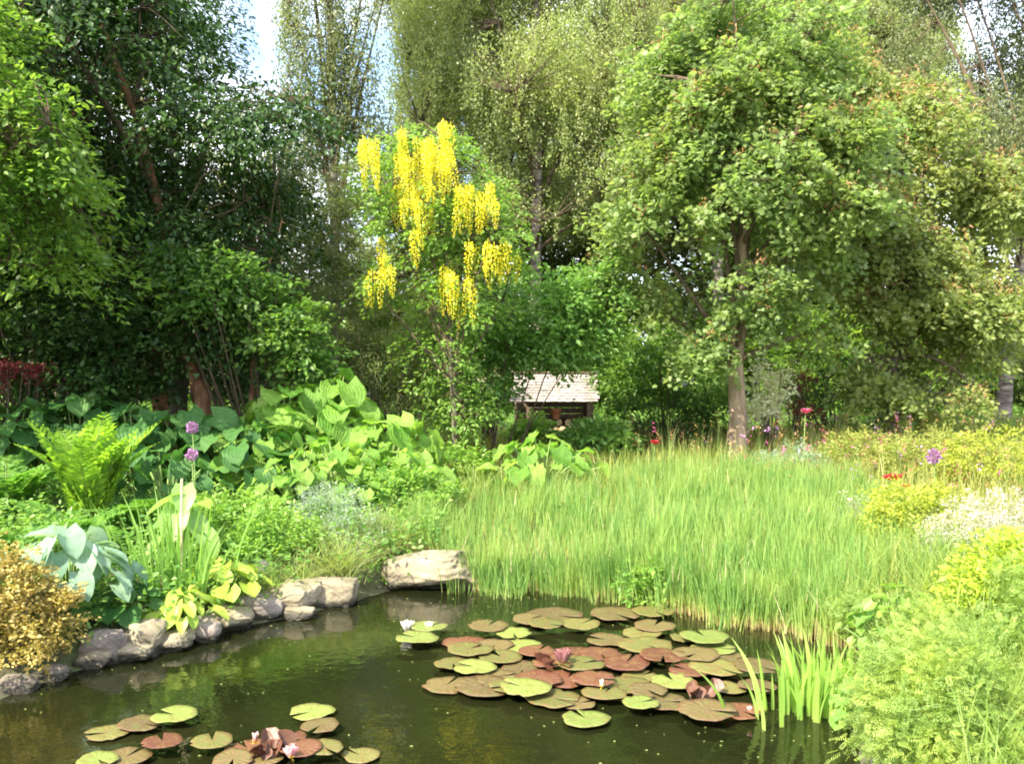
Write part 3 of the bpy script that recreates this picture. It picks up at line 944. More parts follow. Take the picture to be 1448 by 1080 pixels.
# distant trees: one prototype with a round crown, copied
dp = tree('ash_tree', 'distant green ash tree at the far left behind the dark yews', 'tree', (-9.5, 20, hz(-9.5, 20)),
          [np.array([-9.5, 20, 6.4, 2.6, 2.4, 3.0]), np.array([-10.6, 20, 4.0, 2.3, 2.2, 2.2]), np.array([-8.2, 20, 3.6, 2.2, 2.2, 2.2]), np.array([-9.5, 20, 9.0, 1.8, 1.8, 2.0])],
          M['olive'], M['bark'], r0=.2, ntips=750, k=40, L=.9, lat=.34, droop=.25, size=.15, seed=61, gap=-.3, gf=1.3, nlimbs=14, twigs=False, group='distant trees behind the garden')
far = [(-5.6, 20.5, .66, 1.2, 'distant low ash tree behind the hazel bush'),
       (-3.4, 25.0, .72, 2.4, 'distant low ash tree seen under the thin grey birch'),
       (-.6, 26.5, 1.1, 3.9, 'distant ash tree seen behind the laburnum trunk'),
       (2.6, 26.0, 1.2, 5.0, 'distant ash tree behind the little roofed shelter'),
       (6.2, 25.0, 1.2, .5, 'distant ash tree between the two maples'),
       (9.6, 25.0, 1.05, 2.0, 'distant ash tree behind the sweeping maple'),
       (13.2, 22.0, 1.0, 3.1, 'distant ash tree beyond the right edge birch')]
for x, y, sc, rz, lab in far:
    c = copy_tree(dp)
    c.location = (x, y, hz(x, y)); c.rotation_euler = (0, 0, rz); c.scale = (sc, sc, sc)
    c['label'] = lab
# dark yews filling the shade behind the beech
yb = gy(40, 14.6)
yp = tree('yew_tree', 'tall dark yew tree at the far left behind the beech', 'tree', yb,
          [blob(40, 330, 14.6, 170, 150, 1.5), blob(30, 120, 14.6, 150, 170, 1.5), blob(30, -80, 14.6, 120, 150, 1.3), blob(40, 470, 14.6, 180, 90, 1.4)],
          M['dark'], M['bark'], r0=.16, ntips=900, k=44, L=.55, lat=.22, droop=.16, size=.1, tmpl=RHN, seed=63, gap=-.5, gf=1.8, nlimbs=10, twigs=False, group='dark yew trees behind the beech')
for px, y, sc, rz, lab in [(250, 15.4, .95, 2.1, 'dark yew tree behind the leaning beech trunk'), (390, 16.6, .62, 4.0, 'shorter dark yew tree between the beech and the thin birch'),
                           (-170, 13.6, 1.0, 1.0, 'dark yew tree beyond the left edge behind the hornbeam')]:
    c = copy_tree(yp)
    c.location = tuple(gy(px, y)); c.rotation_euler = (0, 0, rz); c.scale = (sc, sc, sc); c['label'] = lab
# tall dark hedge line closing the garden far behind
hp = shrub('hedge_shrub', 'dark hedge shrub at the far left of the back hedge', 'hedge', (-12, 23, hz(-12, 23)),
           [np.array([-12, 23, 1.5, 1.9, 1.2, 1.3]), np.array([-11.4, 23, 2.2, 1.2, 1.0, 1.0])], M['beech'],
           ntips=330, k=34, L=.5, lat=.22, size=.13, seed=62, gap=-.6, gf=2, nst=8, group='shrubs of the back hedge')
ords = ['second', 'third', 'fourth', 'fifth', 'sixth', 'seventh', 'eighth', 'ninth', 'tenth']
for q in range(9):
    x = -9.2 + q * 2.75
    y = 22 + (q % 3) * .5
    c = copy_tree(hp)
    c.location = (x, y, hz(x, y)); c.rotation_euler = (0, 0, q * 1.3); c.scale = (1, 1, .9 + .12 * (q % 4))
    c['label'] = 'dark hedge shrub, %s from the left in the back hedge' % ords[q]


# ------------------------------------------------------------------ blades
def blades(geo, P, H, lean, bend, W, r, seg=4):
    """P (N,3) base, H height, lean (N,2) tip offset fraction, W width"""
    N = len(P)
    t = np.linspace(0, 1, seg + 1)
    off = lean * H[:, None]
    c = P[:, None] + np.stack([off[:, 0:1] * t ** bend, off[:, 1:2] * t ** bend, H[:, None] * (t - .25 * np.linalg.norm(lean, axis=1)[:, None] * t ** 2)], -1)
    a = r.uniform(0, PI, N)
    s = np.stack([np.cos(a), np.sin(a), np.zeros(N)], -1)
    w = W[:, None] * np.array([.75, 1, .9, .62, .06])[None, :] if seg == 4 else W[:, None] * np.interp(t, [0, .3, .7, 1], [.8, 1, .75, .05])[None]
    V = np.stack([c - s[:, None] * w[..., None] / 2, c + s[:, None] * w[..., None] / 2], 2).reshape(-1, 3)
    i = np.arange(seg) * 2
    Q = np.stack([i, i + 1, i + 3, i + 2], -1)
    Q = (Q[None] + (np.arange(N) * (seg + 1) * 2)[:, None, None]).reshape(-1, 4)
    U = np.stack([np.tile([0., 1.], (seg + 1) * N), np.tile(np.repeat(t, 2), N)], -1)
    geo.add(V, Q, U)


def sample_region(poly_px, n, r, y_lo, y_hi, extra=None):
    """random ground points inside a polygon given in world xy"""
    A = np.array(poly_px)
    lo, hi = A.min(0), A.max(0)
    out = []
    while sum(map(len, out)) < n:
        p = r.uniform(lo, hi, (n, 2))
        B = np.roll(A, -1, 0)
        px, py = p[:, 0:1], p[:, 1:2]
        dy = B[:, 1] - A[:, 1]
        c = ((A[:, 1] > py) != (B[:, 1] > py)) & (px < (B[:, 0] - A[:, 0]) * (py - A[:, 1]) / np.where(dy == 0, 1e-9, dy) + A[:, 0])
        ok = c.sum(1) % 2 == 1
        q = p[ok]
        if extra is not None:
            q = q[extra(q)]
        out.append(q)
    p = np.vstack(out)[:n]
    return np.hstack([p, height(p[:, 0], p[:, 1])[:, None]])


def wxy(px, py, z=.15):
    return onz(px, py, z)[:2]


# reed bed: front edge stands just in the water along the far bank
r = rg(71)
front = [onz(*p)[:2] for p in ((672, 834), (740, 835), (850, 840), (945, 862), (1055, 882), (1150, 894), (1215, 914))]
reg = front + [wxy(1290, 860), wxy(1290, 780), wxy(1240, 722), wxy(1130, 704), wxy(1000, 698), wxy(860, 702), wxy(760, 712), wxy(640, 722), wxy(585, 752), wxy(575, 778), wxy(650, 806)]
NC = 2100
Cc = sample_region(reg, NC, r, 0, 0)
cl = wob(Cc[:, 0], Cc[:, 1], 0, 3.5, 5)
Cc = Cc[r.random(NC) < np.clip(.7 + .6 * cl, .12, 1)]
FR = np.array(front)
k = r.integers(0, len(FR) - 1, 330)
e = FR[k] + (FR[k + 1] - FR[k]) * r.random((330, 1)) + r.normal(0, .09, (330, 2)) + [0, .03]
Cc = np.vstack([Cc, np.hstack([e, np.zeros((330, 1))])])
nb = r.integers(7, 30, len(Cc))
ix = np.repeat(np.arange(len(Cc)), nb)
P = Cc[ix].copy()
off = r.normal(0, .045, (len(P), 2))
P[:, :2] += off
P[:, 2] = np.maximum(height(P[:, 0], P[:, 1]), -.12)
ch = r.uniform(.7, 1.3, len(Cc)) * (.37 + .12 * wob(Cc[:, 0], Cc[:, 1], 0, 2.4, 8))
H = ch[ix] * r.uniform(.5, 1.15, len(P))
tall = r.random(len(P)) < .05
H[tall] *= 1.4
g = Geo()
ln = off * 1.2 + r.normal(0, .09, (len(P), 2)) + (r.normal(0, .07, (len(Cc), 2)))[ix]
blades(g, P, H, ln, 1.8, .0075 * r.uniform(.6, 1.5, len(P)), r)
o = g.build('reed_bed', M['reed'])
tag(o, 'dense bright green reeds with pinkish bases along the far bank', 'reeds', kind='stuff')

# last year's dead stems among the reeds
Pd = P[r.choice(len(P), 420, replace=False)]
Hd = r.uniform(.2, .48, len(Pd))
ld = r.normal(0, .22, (len(Pd), 2))
g = Geo()
blades(g, Pd, Hd, ld, 1.3, .0065 * r.uniform(.6, 1.4, len(Pd)), r)
o = g.build('dead_reed_stems', M['palestem'])
tag(o, 'dry straw coloured dead stems leaning among the green reeds', 'reeds', kind='stuff')

# meadow behind and right of the reeds
r = rg(72)
reg = [wxy(560, 760), wxy(640, 745), wxy(860, 730), wxy(1000, 724), wxy(1130, 728), wxy(1240, 745), wxy(1290, 780), wxy(1290, 860), wxy(1500, 860), wxy(1650, 700), (9.5, 13.5), (10, 17), (2, 16.5), (-1.5, 15), (-1.8, 12.)]
P = sample_region(reg, 24000, r, 0, 0)
H = (.3 + .12 * wob(P[:, 0], P[:, 1], 0, 1.5, 18)) * r.uniform(.5, 1.3, len(P))
g = Geo()
blades(g, P, H, r.normal(0, .25, (len(P), 2)), 1.7, .011 * r.uniform(.7, 1.4, len(P)), r)
o = g.build('meadow_grass', M['meadow'])
tag(o, 'yellowish meadow grass behind the reeds', 'grass', kind='stuff')


# leafy ground cover over the banks
def leafy_cover(name, label, reg, n, k, size, mat, hmin, hmax, seed, tmpl=RH, lat=.1, cat='ground cover'):
    r = rg(seed)
    P = sample_region(reg, n, r, 0, 0, extra=lambda q: pond_sd(q[:, 0], q[:, 1]) > .08)
    hh = hmin + (hmax - hmin) * np.clip(.5 + .5 * wob(P[:, 0], P[:, 1], 0, 2.6, seed) + r.normal(0, .2, n), 0, 1)
    Q = np.repeat(P, k, 0)
    u = r.random(len(Q)) ** .7
    Q[:, 2] += np.repeat(hh, k) * u
    Q[:, :2] += r.normal(0, lat, (len(Q), 2))
    d = r.normal(0, 1, Q.shape) * [1, 1, .4] + [0, 0, -.1]
    nn = r.normal(0, .5, Q.shape) + [0, 0, 1]
    g = Geo()
    scatter(g, tmpl, Q, d, nn, size * r.uniform(.6, 1.3, len(Q)))
    o = g.build(name, mat)
    tag(o, label, cat, kind='stuff')


leafy_cover('ground_cover', 'mixed low green leaves covering the left bank', [(-3.4, 5.3), (-2.9, 5.5), (-2.3, 6.1), (-1.8, 6.8), (-1.1, 7.4), (-.6, 7.9), (-.6, 9.5), (-.9, 12.5), (-1.8, 14.5), (-8, 14), (-7, 9), (-5, 6)],
            5000, 16, .055, M['cover'], .06, .46, 73)
leafy_cover('ground_cover', 'low leaves and weeds along the right bank', [(1.75, 2.2), (1.9, 4), (2.0, 5.2), (2.2, 6.3), (2.9, 7.4), (6.5, 9), (6, 5), (4, 2)],
            2000, 16, .045, M['perennial'], .05, .3, 74)
leafy_cover('ground_cover', 'shaded ground cover under the trees at the back', [(-9, 14), (-2, 14), (4, 16), (11, 16), (13, 22), (-12, 22)],
            2200, 14, .1, M['cover'], .05, .3, 75, lat=.2)


# ------------------------------------------------------------------ perennials
BUT = T_ovate(1.1, .16, .3, 8, heart=.25, wave=.07)
HOS = T_ovate(.72, .14, .28, 7, heart=.1, wave=.015)
LAD = T_ovate(1.1, .2, .1, 5, heart=.2, wave=.05)
SPE = T_ovate(.5, .2, .35, 6)


def bigleaf(name, label, cat, base, n, h, spread, size, mat, tmpl, seed, group=None, tilt=.5, petr=.008, stem='stem', up=1.0):
    r = rg(seed)
    base = np.asarray(base, float)
    root = empty(name, base)
    tag(root, label, cat, group)
    az = np.arange(n) * 2.4 + r.uniform(0, 6.28) + r.normal(0, .3, n)
    fr = np.sqrt((np.arange(n) + .5) / n)
    out = spread * fr * r.uniform(.8, 1.1, n)
    hh = h * (1.05 - .55 * fr ** 2) * r.uniform(.8, 1.1, n)
    o = np.stack([np.cos(az), np.sin(az), np.zeros(n)], -1)
    E = o * out[:, None] + np.stack([np.zeros(n), np.zeros(n), hh], -1)
    A = o * .04
    sg = Geo()
    many_tubes(sg, A - [0, 0, .05], A + (E - A) * [.25, .25, .65], E, petr, petr * .6, 6, 5)
    sg.build('stems', M[stem], root, smooth=True)
    d = o * 1.0 + np.stack([np.zeros(n), np.zeros(n), -.25 - .35 * fr + r.normal(0, .2, n)], -1) + r.normal(0, .2, (n, 3))
    nn = o * tilt * fr[:, None] + [0, 0, 1] + r.normal(0, .32, (n, 3))
    g = Geo()
    scatter(g, tmpl, E - unit(d) * size * .15, d, nn, size * r.uniform(.65, 1.2, n))
    g.build('leaves', mat, root, smooth=True)
    return root


BG = 'butterbur plants along the left bank'
but = [(560, 10, 9.6, .6, .42, 'butterbur', 'bright low butterbur just left of the laburnum trunk'),
       (385, 10, 10.0, .95, .46, 'butterbur', 'sunny butterbur directly below the hazel bush branches'),
       (400, 700, 10.6, 1.15, .52, 'butterbur', 'tall butterbur with broad pale green leaves below the hazel bush'),
       (470, 10, 10.9, 1.3, .55, 'butterbur', 'tallest butterbur, big leaves catching the sun left of the laburnum'),
       (545, 10, 10.4, .95, .45, 'butterbur', 'bright butterbur next to the tamarisk bush'),
       (480, 10, 9.4, .75, .42, 'butterbur', 'low spreading butterbur at the front of the sunny group'),
       (425, 10, 9.2, .7, .38, 'butterbur', 'small butterbur in front of the hazel bush, behind the catmint'),
       (765, 10, 10.9, .62, .4, 'butterbur', 'lone bright butterbur standing right of the laburnum trunk'),
       (10, 10, 9.9, .95, .55, 'butterbur_shaded', 'dark butterbur at the left edge behind the ferns'),
       (110, 10, 10.2, .95, .55, 'butterbur_shaded', 'dark butterbur directly behind the bright fern'),
       (190, 10, 9.9, .9, .5, 'butterbur_shaded', 'shaded butterbur right of the bright fern'),
       (270, 10, 10.0, .95, .5, 'butterbur_shaded', 'shaded butterbur beneath the leaning beech trunk'),
       (340, 10, 9.7, .85, .48, 'butterbur_shaded', 'half shaded butterbur behind the two left alliums'),
       (235, 10, 8.9, .65, .42, 'butterbur_shaded', 'low dark butterbur between the bright fern and the alliums')]
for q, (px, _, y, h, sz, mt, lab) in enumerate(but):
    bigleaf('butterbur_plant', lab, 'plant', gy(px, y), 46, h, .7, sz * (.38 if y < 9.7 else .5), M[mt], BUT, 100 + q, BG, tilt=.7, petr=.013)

# hosta and neighbours
bigleaf('hosta_plant', 'big blue green hosta above the stones by the golden bush', 'plant', gy(88, 6.0), 52, .56, .42, .2, M['hosta'], HOS, 121, tilt=.9)
bigleaf('hosta_plant', 'pale broad leaved hosta beside the iris clump', 'plant', gy(258, 7.3), 12, .62, .2, .3, M['palebroad'], HOS, 122, tilt=1.0)
bigleaf('hosta_plant', 'small lime green hosta hanging over the bank stones', 'plant', gy(255, 6.22), 34, .26, .24, .13, M['lime'], HOS, 123, tilt=.8)
bigleaf('lady_mantle_plant', 'lime green leafy plant right of the iris clump', 'plant', gy(315, 6.7), 30, .25, .3, .13, M['lime'], LAD, 124)
bigleaf('bergenia_plant', 'dark leaved plant in the shade under the blue green hosta', 'plant', gy(160, 6.15), 22, .2, .3, .15, M['butterbur_shaded'], LAD, 125)


# ferns
def frond_geo(g, L, az, el, curl, r, size=1.0):
    n = 26
    t = np.linspace(0, 1, n)
    ang = el - curl * t ** 1.6
    step = L / (n - 1)
    x = np.concatenate([[0], np.cumsum(np.cos(ang[:-1]) * step)])
    z = np.concatenate([[0], np.cumsum(np.sin(ang[:-1]) * step)])
    o = np.array([math.cos(az), math.sin(az), 0])
    s = np.array([-math.sin(az), math.cos(az), 0])
    C = o * x[:, None] + np.array([0, 0, 1.0]) * z[:, None]
    T = unit(np.gradient(C, axis=0))
    N = np.cross(T, s); N = N * np.sign(N[:, 2:3] + 1e-9)
    ln = L * .2 * np.sin(PI * np.clip(t * .88 + .1, 0, 1)) ** .8 * size
    for sg in (-1, 1):
        d = s * sg + T * .45 + N * .12
        # every pinna carries small lobes: three overlapping rhombs
        for f0, f1 in ((0, .5), (.3, .8), (.6, 1.05)):
            p = C + unit(d) * (ln * f0)[:, None]
            scatter(g, RH, p[2:], d[2:] + r.normal(0, .12, d[2:].shape), N[2:] + r.normal(0, .2, d[2:].shape), (ln * (f1 - f0) * 1.25)[2:])
    return C


def fern(label, base, n, L, mat, seed, group='ferns on the left bank', el=1.15, curl=1.35):
    r = rg(seed)
    root = empty('fern', base)
    tag(root, label, 'fern', group)
    g = Geo(); sg = Geo()
    for i in range(n):
        az = i * 2.4 + r.normal(0, .2)
        C = frond_geo(g, L * r.uniform(.75, 1.1), az, el + r.normal(0, .14), curl * r.uniform(.7, 1.2), r)
        tube(sg, C[::3], np.linspace(.007, .002, len(C[::3])), 4)
    sg.build('stems', M['stem'], root)
    g.build('fronds', mat, root)
    return root


fern('large bright yellow green shuttlecock fern on the left bank', gy(125, 8.2), 20, 1.12, M['fern'], 131, el=1.48, curl=.85)
fern('green fern at the left edge beside the bright fern', gy(5, 8.3), 16, .9, M['fern2'], 132)
fern('fern with drooping fronds just in front of the bright fern', gy(95, 7.5), 15, .75, M['fern2'], 133, el=.9)
fern('small fern right of the bright fern, left of the alliums', gy(205, 8.2), 14, .75, M['fern2'], 134, el=.9)
fern('low fern at the left edge above the golden bush', gy(10, 7.0), 14, .6, M['fern2'], 135, el=.9)
fern('fern between the alliums and the low butterbur', gy(345, 8.4), 14, .6, M['fern2'], 136, el=1.0)


# iris clumps
def iris(name, label, base, n, h, w, spread, mat, seed, stalk=0, group=None, lean=.14):
    r = rg(seed)
    base = np.asarray(base, float)
    root = empty(name, base)
    tag(root, label, 'plant', group)
    P = np.stack([r.normal(0, spread, n), r.normal(0, spread * .6, n), -.06 * np.ones(n)], -1)
    g = Geo()
    H = h * r.uniform(.55, 1.1, n)
    blades(g, P, H, P[:, :2] / max(spread, .01) * lean + r.normal(0, .09, (n, 2)), 2.2, w * r.uniform(.7, 1.3, n), r, 6)
    g.build('leaves', mat, root, smooth=True)
    for i in range(stalk):
        sg = Geo()
        p = np.array([.07, -.05, 0])
        tube(sg, bez(p, p + [0, 0, h * .6], p + [.01, 0, h * 1.02], 6), .009, 6)
        sg.build('dry_stalk', M['palestem'], root)
    return root


iris('iris_clump', 'tall iris clump with one pale dry stalk above the lime hosta', gy(243, 6.55), 85, .86, .022, .17, M['iris'], 141, 1)
iris('iris_clump', 'bright broad bladed iris clump standing in the water on the right', onz(1138, 1008), 70, .46, .026, .12, M['iris2'], 142)
iris('iris_clump', 'smaller iris clump in the water against the right bank', onz(1190, 985), 60, .42, .024, .12, M['iris2'], 143)



# sedge tussocks
def tussock(label, base, n, h, seed, mat='sedge', w=.006, lean=.55):
    r = rg(seed)
    P = np.stack([r.normal(0, .07, n), r.normal(0, .07, n), -.03 * np.ones(n)], -1)
    g = Geo()
    az = r.uniform(0, 6.28, n)
    l = np.abs(r.normal(lean, .35, n))
    blades(g, P, h * r.uniform(.6, 1.15, n), np.stack([np.cos(az), np.sin(az)], -1) * l[:, None], 1.7, w * r.uniform(.7, 1.3, n), r, 6)
    o = g.build('sedge_tussock', M[mat], None, loc=(0, 0, 0))
    o.location = tuple(base)
    tag(o, label, 'grass tussock', 'sedge tussocks along the bank')
    return o


tussock('arching straw green sedge tussock drooping over the stones left of the boulder', gy(478, 7.35), 420, .42, 151, lean=.8)
tussock('greyish sedge tussock immediately left of the boulder', gy(535, 7.9), 480, .5, 152)
tussock('fine sedge tussock behind the tan bank stone', gy(440, 7.6), 360, .42, 153)
tussock('thin sedge tussock in front of the boulder right end', gy(668, 7.75), 260, .34, 154, lean=.5)
tussock('sedge tussock behind the boulder', gy(600, 8.4), 420, .5, 155, 'reed', .007, .35)


tussock('short sedge tuft growing between the purplish and cream stones', gy(165, 6.15), 160, .2, 156, lean=.9)
tussock('short sedge tuft over the reddish stone', gy(322, 6.75), 200, .24, 157, lean=.9)
tussock('short sedge tuft over the broad grey stone', gy(372, 6.95), 200, .26, 158, lean=.9)
tussock('short sedge tuft hanging over the tall tan stone', gy(420, 7.1), 260, .28, 159, lean=1.0)


# leafy perennials
def perennial(name, label, px, y, rx, h, mat, seed, ntips=110, k=26, size=.045, tmpl=RH, L=.2, lat=.08, cat='plant', group=None, gap=-.7, style='spray', flat=.6, stem='stem', jit=.6):
    b = gy(px, y)
    return shrub(name, label, cat, b, [np.array([b[0], b[1], b[2] + h * .5, rx, rx * .8, h * .55])], mat, ntips=ntips, k=k, L=L, lat=lat, droop=.03, size=size, tmpl=tmpl, seed=seed,
                 group=group, gap=gap, nst=10, stem=stem, sr=.005, inner=.4, style=style, flat=flat, jit=jit)


gb = gy(5, 5.5)
shrub('spiraea_bush', 'golden brown small leaved bush at the left edge above the water', 'bush', gb,
      [blob(0, 850, 5.5, 70, 60, .28), blob(60, 880, 5.45, 45, 70, .2), blob(-60, 830, 5.5, 80, 80, .3), blob(30, 930, 5.35, 60, 40, .2), blob(85, 855, 5.5, 22, 30, .12), blob(20, 800, 5.5, 40, 24, .15), blob(20, 955, 5.2, 55, 30, .15)], M['golden'],
      ntips=380, k=28, L=.15, lat=.05, droop=.02, size=.028, tmpl=OV, seed=161, gap=-.3, gf=9, nst=14, sr=.005, jit=.8, flat=.9, down=0)
perennial('cranesbill_plant', 'yellow green leafy mound in the middle of the left bank', 385, 7.5, .36, .5, M['perennial'], 162, ntips=210, size=.04)
perennial('cranesbill_plant', 'green leafy mound behind the yellow green mound', 330, 8.0, .4, .55, M['perennial'], 163, ntips=150, size=.05)
perennial('catmint_plant', 'grey blue catmint cushion below the sunny butterburs', 462, 8.3, .34, .55, M['catmint'], 164, ntips=170, size=.032, tmpl=RHN, k=34)
perennial('catmint_plant', 'smaller grey blue catmint left of the boulder', 500, 7.9, .28, .42, M['catmint'], 165, ntips=130, size=.03, tmpl=RHN, k=34)
perennial('astilbe_plant', 'fresh green leafy mound between the laburnum trunk and the boulder', 575, 9.2, .45, .55, M['perennial'], 166, ntips=190, size=.055)
perennial('astilbe_plant', 'leafy green mound left of the laburnum trunk', 530, 9.8, .4, .6, M['butterbur'], 167, ntips=150, size=.08, tmpl=OV)
perennial('astilbe_plant', 'leafy mound at the foot of the laburnum trunk', 640, 11.2, .5, .5, M['perennial'], 168, ntips=170, size=.06)
perennial('peony_plant', 'dark green leafy peony right of the shelter', 850, 13.2, .5, .6, M['cover'], 169, ntips=170, size=.085)
perennial('spurge_bush', 'rounded yellow green bush on the right bank below the red flower', 1292, 8.0, .42, .62, M['bushy'], 170, ntips=300, size=.036, cat='bush')
perennial('spurge_bush', 'bright yellow green bush at the right edge above the feathery bushes', 1438, 5.3, .36, .66, M['feather2'], 171, ntips=330, size=.04, cat='bush')
perennial('lavender_bush', 'pale pinkish white flowering bush at the right edge', 1415, 7.2, .5, .62, M['pale'], 172, ntips=380, size=.028, tmpl=RHN, k=30, cat='bush')
perennial('lavender_bush', 'small pale grey flowering cushion left of the yellow green bush', 1215, 8.8, .24, .32, M['pale'], 173, ntips=90, size=.026, tmpl=RHN, k=30, cat='bush')
perennial('lavender_bush', 'pale flowering bush below the rounded yellow green bush', 1345, 7.3, .3, .36, M['pale'], 174, ntips=150, size=.026, tmpl=RHN, k=30, cat='bush')
perennial('meadowsweet_plant', 'tall olive leafy plant under the sweeping maple', 1330, 11.5, .7, .65, M['meadow'], 175, ntips=190, size=.06, tmpl=RHN)
perennial('meadowsweet_plant', 'yellowish leafy plant beside the right edge birch trunk', 1410, 11.0, .7, .7, M['bushy'], 176, ntips=170, size=.055, tmpl=RHN)
perennial('meadowsweet_plant', 'olive leafy plant right of the pink flower', 1220, 12.2, .6, .55, M['meadow'], 177, ntips=170, size=.06, tmpl=RHN)
perennial('iris_mound_plant', 'bluish green grassy mound behind the reeds right of the maple trunk', 1120, 12.0, .5, .4, M['catmint'], 178, ntips=120, size=.05, tmpl=RHN)
perennial('peony_plant', 'leafy peony hiding the lower left of the shelter', 752, 14.2, .36, .6, M['perennial'], 188, ntips=120, size=.075)
perennial('peony_plant', 'leafy peony hiding the lower right corner of the shelter', 822, 14.0, .36, .45, M['cover'], 189, ntips=120, size=.075)
perennial('loosestrife_plant', 'leafy green plant at the front edge of the reeds above the lily patch', 925, 7.05, .18, .34, M['perennial'], 190, ntips=90, size=.05)
rw = rg(191)
P = sample_region([(3.2, 9.2), (4.6, 9.), (6.4, 9.5), (8.6, 13.5), (6, 15.5), (2.2, 14.2), (1.2, 12.6), (2.4, 11.6)], 900, rw, 0, 0)
g = Geo()
H = rw.uniform(.3, .65, len(P))
blades(g, P, H, rw.normal(0, .12, (len(P), 2)), 1.6, np.full(len(P), .008), rw)
o = g.build('wildflower_stalks', M['sedge'])
tag(o, 'brownish seed stalks standing through the meadow on the right', 'stalks', kind='stuff')
for nm, mt, lab, sd in (('wildflowers', 'magenta', 'pink specks of wildflowers in the meadow right of the maple trunk', 0), ('wildflowers', 'samara', 'rusty orange seed heads in the meadow on the right', 1), ('wildflowers', 'purple', 'pale purple wildflowers in the meadow on the right', 2)):
    k = rw.choice(len(P), 170 if sd == 1 else 40, replace=False)
    T = P[k] + np.stack([np.zeros(len(k)), np.zeros(len(k)), H[k]], -1)
    T = np.repeat(T, 8, 0) + rw.normal(0, .018, (len(k) * 8, 3)) * [1, 1, 2.2]
    g = Geo()
    scatter(g, RH, T, rw.normal(size=T.shape), rw.normal(size=T.shape), rw.uniform(.02, .04, len(T)))
    o = g.build(nm, M[mt])
    tag(o, lab, 'wildflowers', kind='stuff')
FG = 'feathery bushes on the near right bank'
r = rg(187)
P = sample_region([(1.55, 3.2), (1.75, 4.4), (2.05, 5.4), (2.3, 6.4), (3.2, 7.4), (4.4, 7.2), (3.6, 4.6), (2.9, 3.0)], 5200, r, 0, 0, extra=lambda q: pond_sd(q[:, 0], q[:, 1]) > .05)
g = Geo()
blades(g, P, (.42 + .16 * wob(P[:, 0], P[:, 1], 0, 3, 7)) * r.uniform(.5, 1.35, len(P)), r.normal(0, .35, (len(P), 2)), 1.8, .006 * r.uniform(.6, 1.6, len(P)), r)
o = g.build('bank_grass', M['grass'])
tag(o, 'loose grass growing through the feathery bushes on the right bank', 'grass', kind='stuff')
perennial('tansy_bush', 'feathery light green bush filling the bottom right corner', 1390, 3.9, .5, .55, M['feather'], 181, ntips=560, k=18, size=.046, tmpl=PIN, cat='bush', group=FG, L=.22, gap=-.12, jit=.9, flat=.9)
perennial('tansy_bush', 'feathery bush at the water edge low on the right', 1330, 4.15, .3, .4, M['feather'], 182, ntips=380, k=18, size=.046, tmpl=PIN, cat='bush', group=FG, L=.22, gap=-.12, jit=.9, flat=.9)
perennial('tansy_bush', 'feathery bush below the bright yellow bush at the right edge', 1400, 5.0, .42, .62, M['feather'], 183, ntips=480, k=18, size=.046, tmpl=PIN, cat='bush', group=FG, L=.22, gap=-.12, jit=.9, flat=.9)
perennial('tansy_bush', 'feathery bush between the round leaved plant and the reeds', 1290, 5.9, .4, .5, M['feather'], 184, ntips=400, k=18, size=.046, tmpl=PIN, cat='bush', group=FG, L=.22, gap=-.12, jit=.9, flat=.9)
bigleaf('lady_mantle_plant', 'round leaved green plant on the right bank above the iris', 'plant', gy(1275, 5.3), 90, .46, .32, .07, M['perennial'], LAD, 185)
bigleaf('lady_mantle_plant', 'small round leaved plant hanging over the water low on the right', 'plant', gy(1238, 4.6), 44, .26, .2, .07, M['perennial'], LAD, 186)


# flowers on stalks
def allium(label, px, py, y, r_, mat='purple', stem='stem', group='purple alliums'):
    r = rg(int(px))
    top = at(px, py, y)
    b = np.array([top[0] + .03, y, hz(top[0], y)])
    root = empty('allium', b); tag(root, label, 'flower', group)
    e = top - b
    sg = Geo(); tube(sg, bez(np.array([0, 0, -.03]), e * [.3, .3, .6], e, 6), .006, 5); sg.build('stalk', M[stem], root)
    g = Geo()
    n = 260
    d = unit(r.normal(size=(n, 3)))
    scatter(g, RH, e + d * r_ * r.uniform(.4, .85, (n, 1)), d + r.normal(0, .4, d.shape), r.normal(size=(n, 3)), r_ * .42)
    g.build('flower_head', M[mat], root)


allium('upper purple allium ball among the shaded butterburs', 272, 604, 8.6, .055)
allium('lower purple allium ball above the pale hosta', 271, 643, 7.9, .05)
allium('purple allium above the yellow green bush on the right', 1320, 645, 9.6, .075)


def poppy(name, label, px, py, y, size, mat, n=16, group=None):
    r = rg(int(px) + 7)
    top = at(px, py, y)
    b = np.array([top[0] - .02, y, hz(top[0], y)])
    root = empty(name, b); tag(root, label, 'flower', group)
    e = top - b
    sg = Geo(); tube(sg, bez(np.array([0, 0, -.03]), e * [.2, .2, .6], e, 6), .007, 5); sg.build('stalk', M['stem'], root)
    g = Geo()
    az = np.arange(n) * 2.4
    f = (np.arange(n) + .5) / n
    o = np.stack([np.cos(az), np.sin(az), 1.6 * (1 - f) + .15], -1)
    nn = np.stack([-np.cos(az) * 1.3 * (1 - f * .3), -np.sin(az) * 1.3 * (1 - f * .3), np.ones(n) * .9], -1)
    scatter(g, T_ovate(.95, .3, -.15, 4), np.tile(e, (n, 1)), o, nn, size * (.65 + .5 * f) * r.uniform(.85, 1.1, n))
    g.build('blossom', M[mat], root, smooth=True)


poppy('peony', 'large red peony flower on the right bank above the yellow green bush', 1265, 680, 8.9, .1, 'redpetal', 18)
poppy('peony', 'smaller red peony just right of and below the large one', 1278, 690, 8.8, .06, 'redpetal', 14)
poppy('peony', 'pink peony on a tall stalk right of the maple trunk', 1139, 585, 12.4, .1, 'magenta', 16)
poppy('peony', 'red flower in the shade between the shelter and the maple trunk', 926, 628, 12.6, .08, 'redpetal', 14)


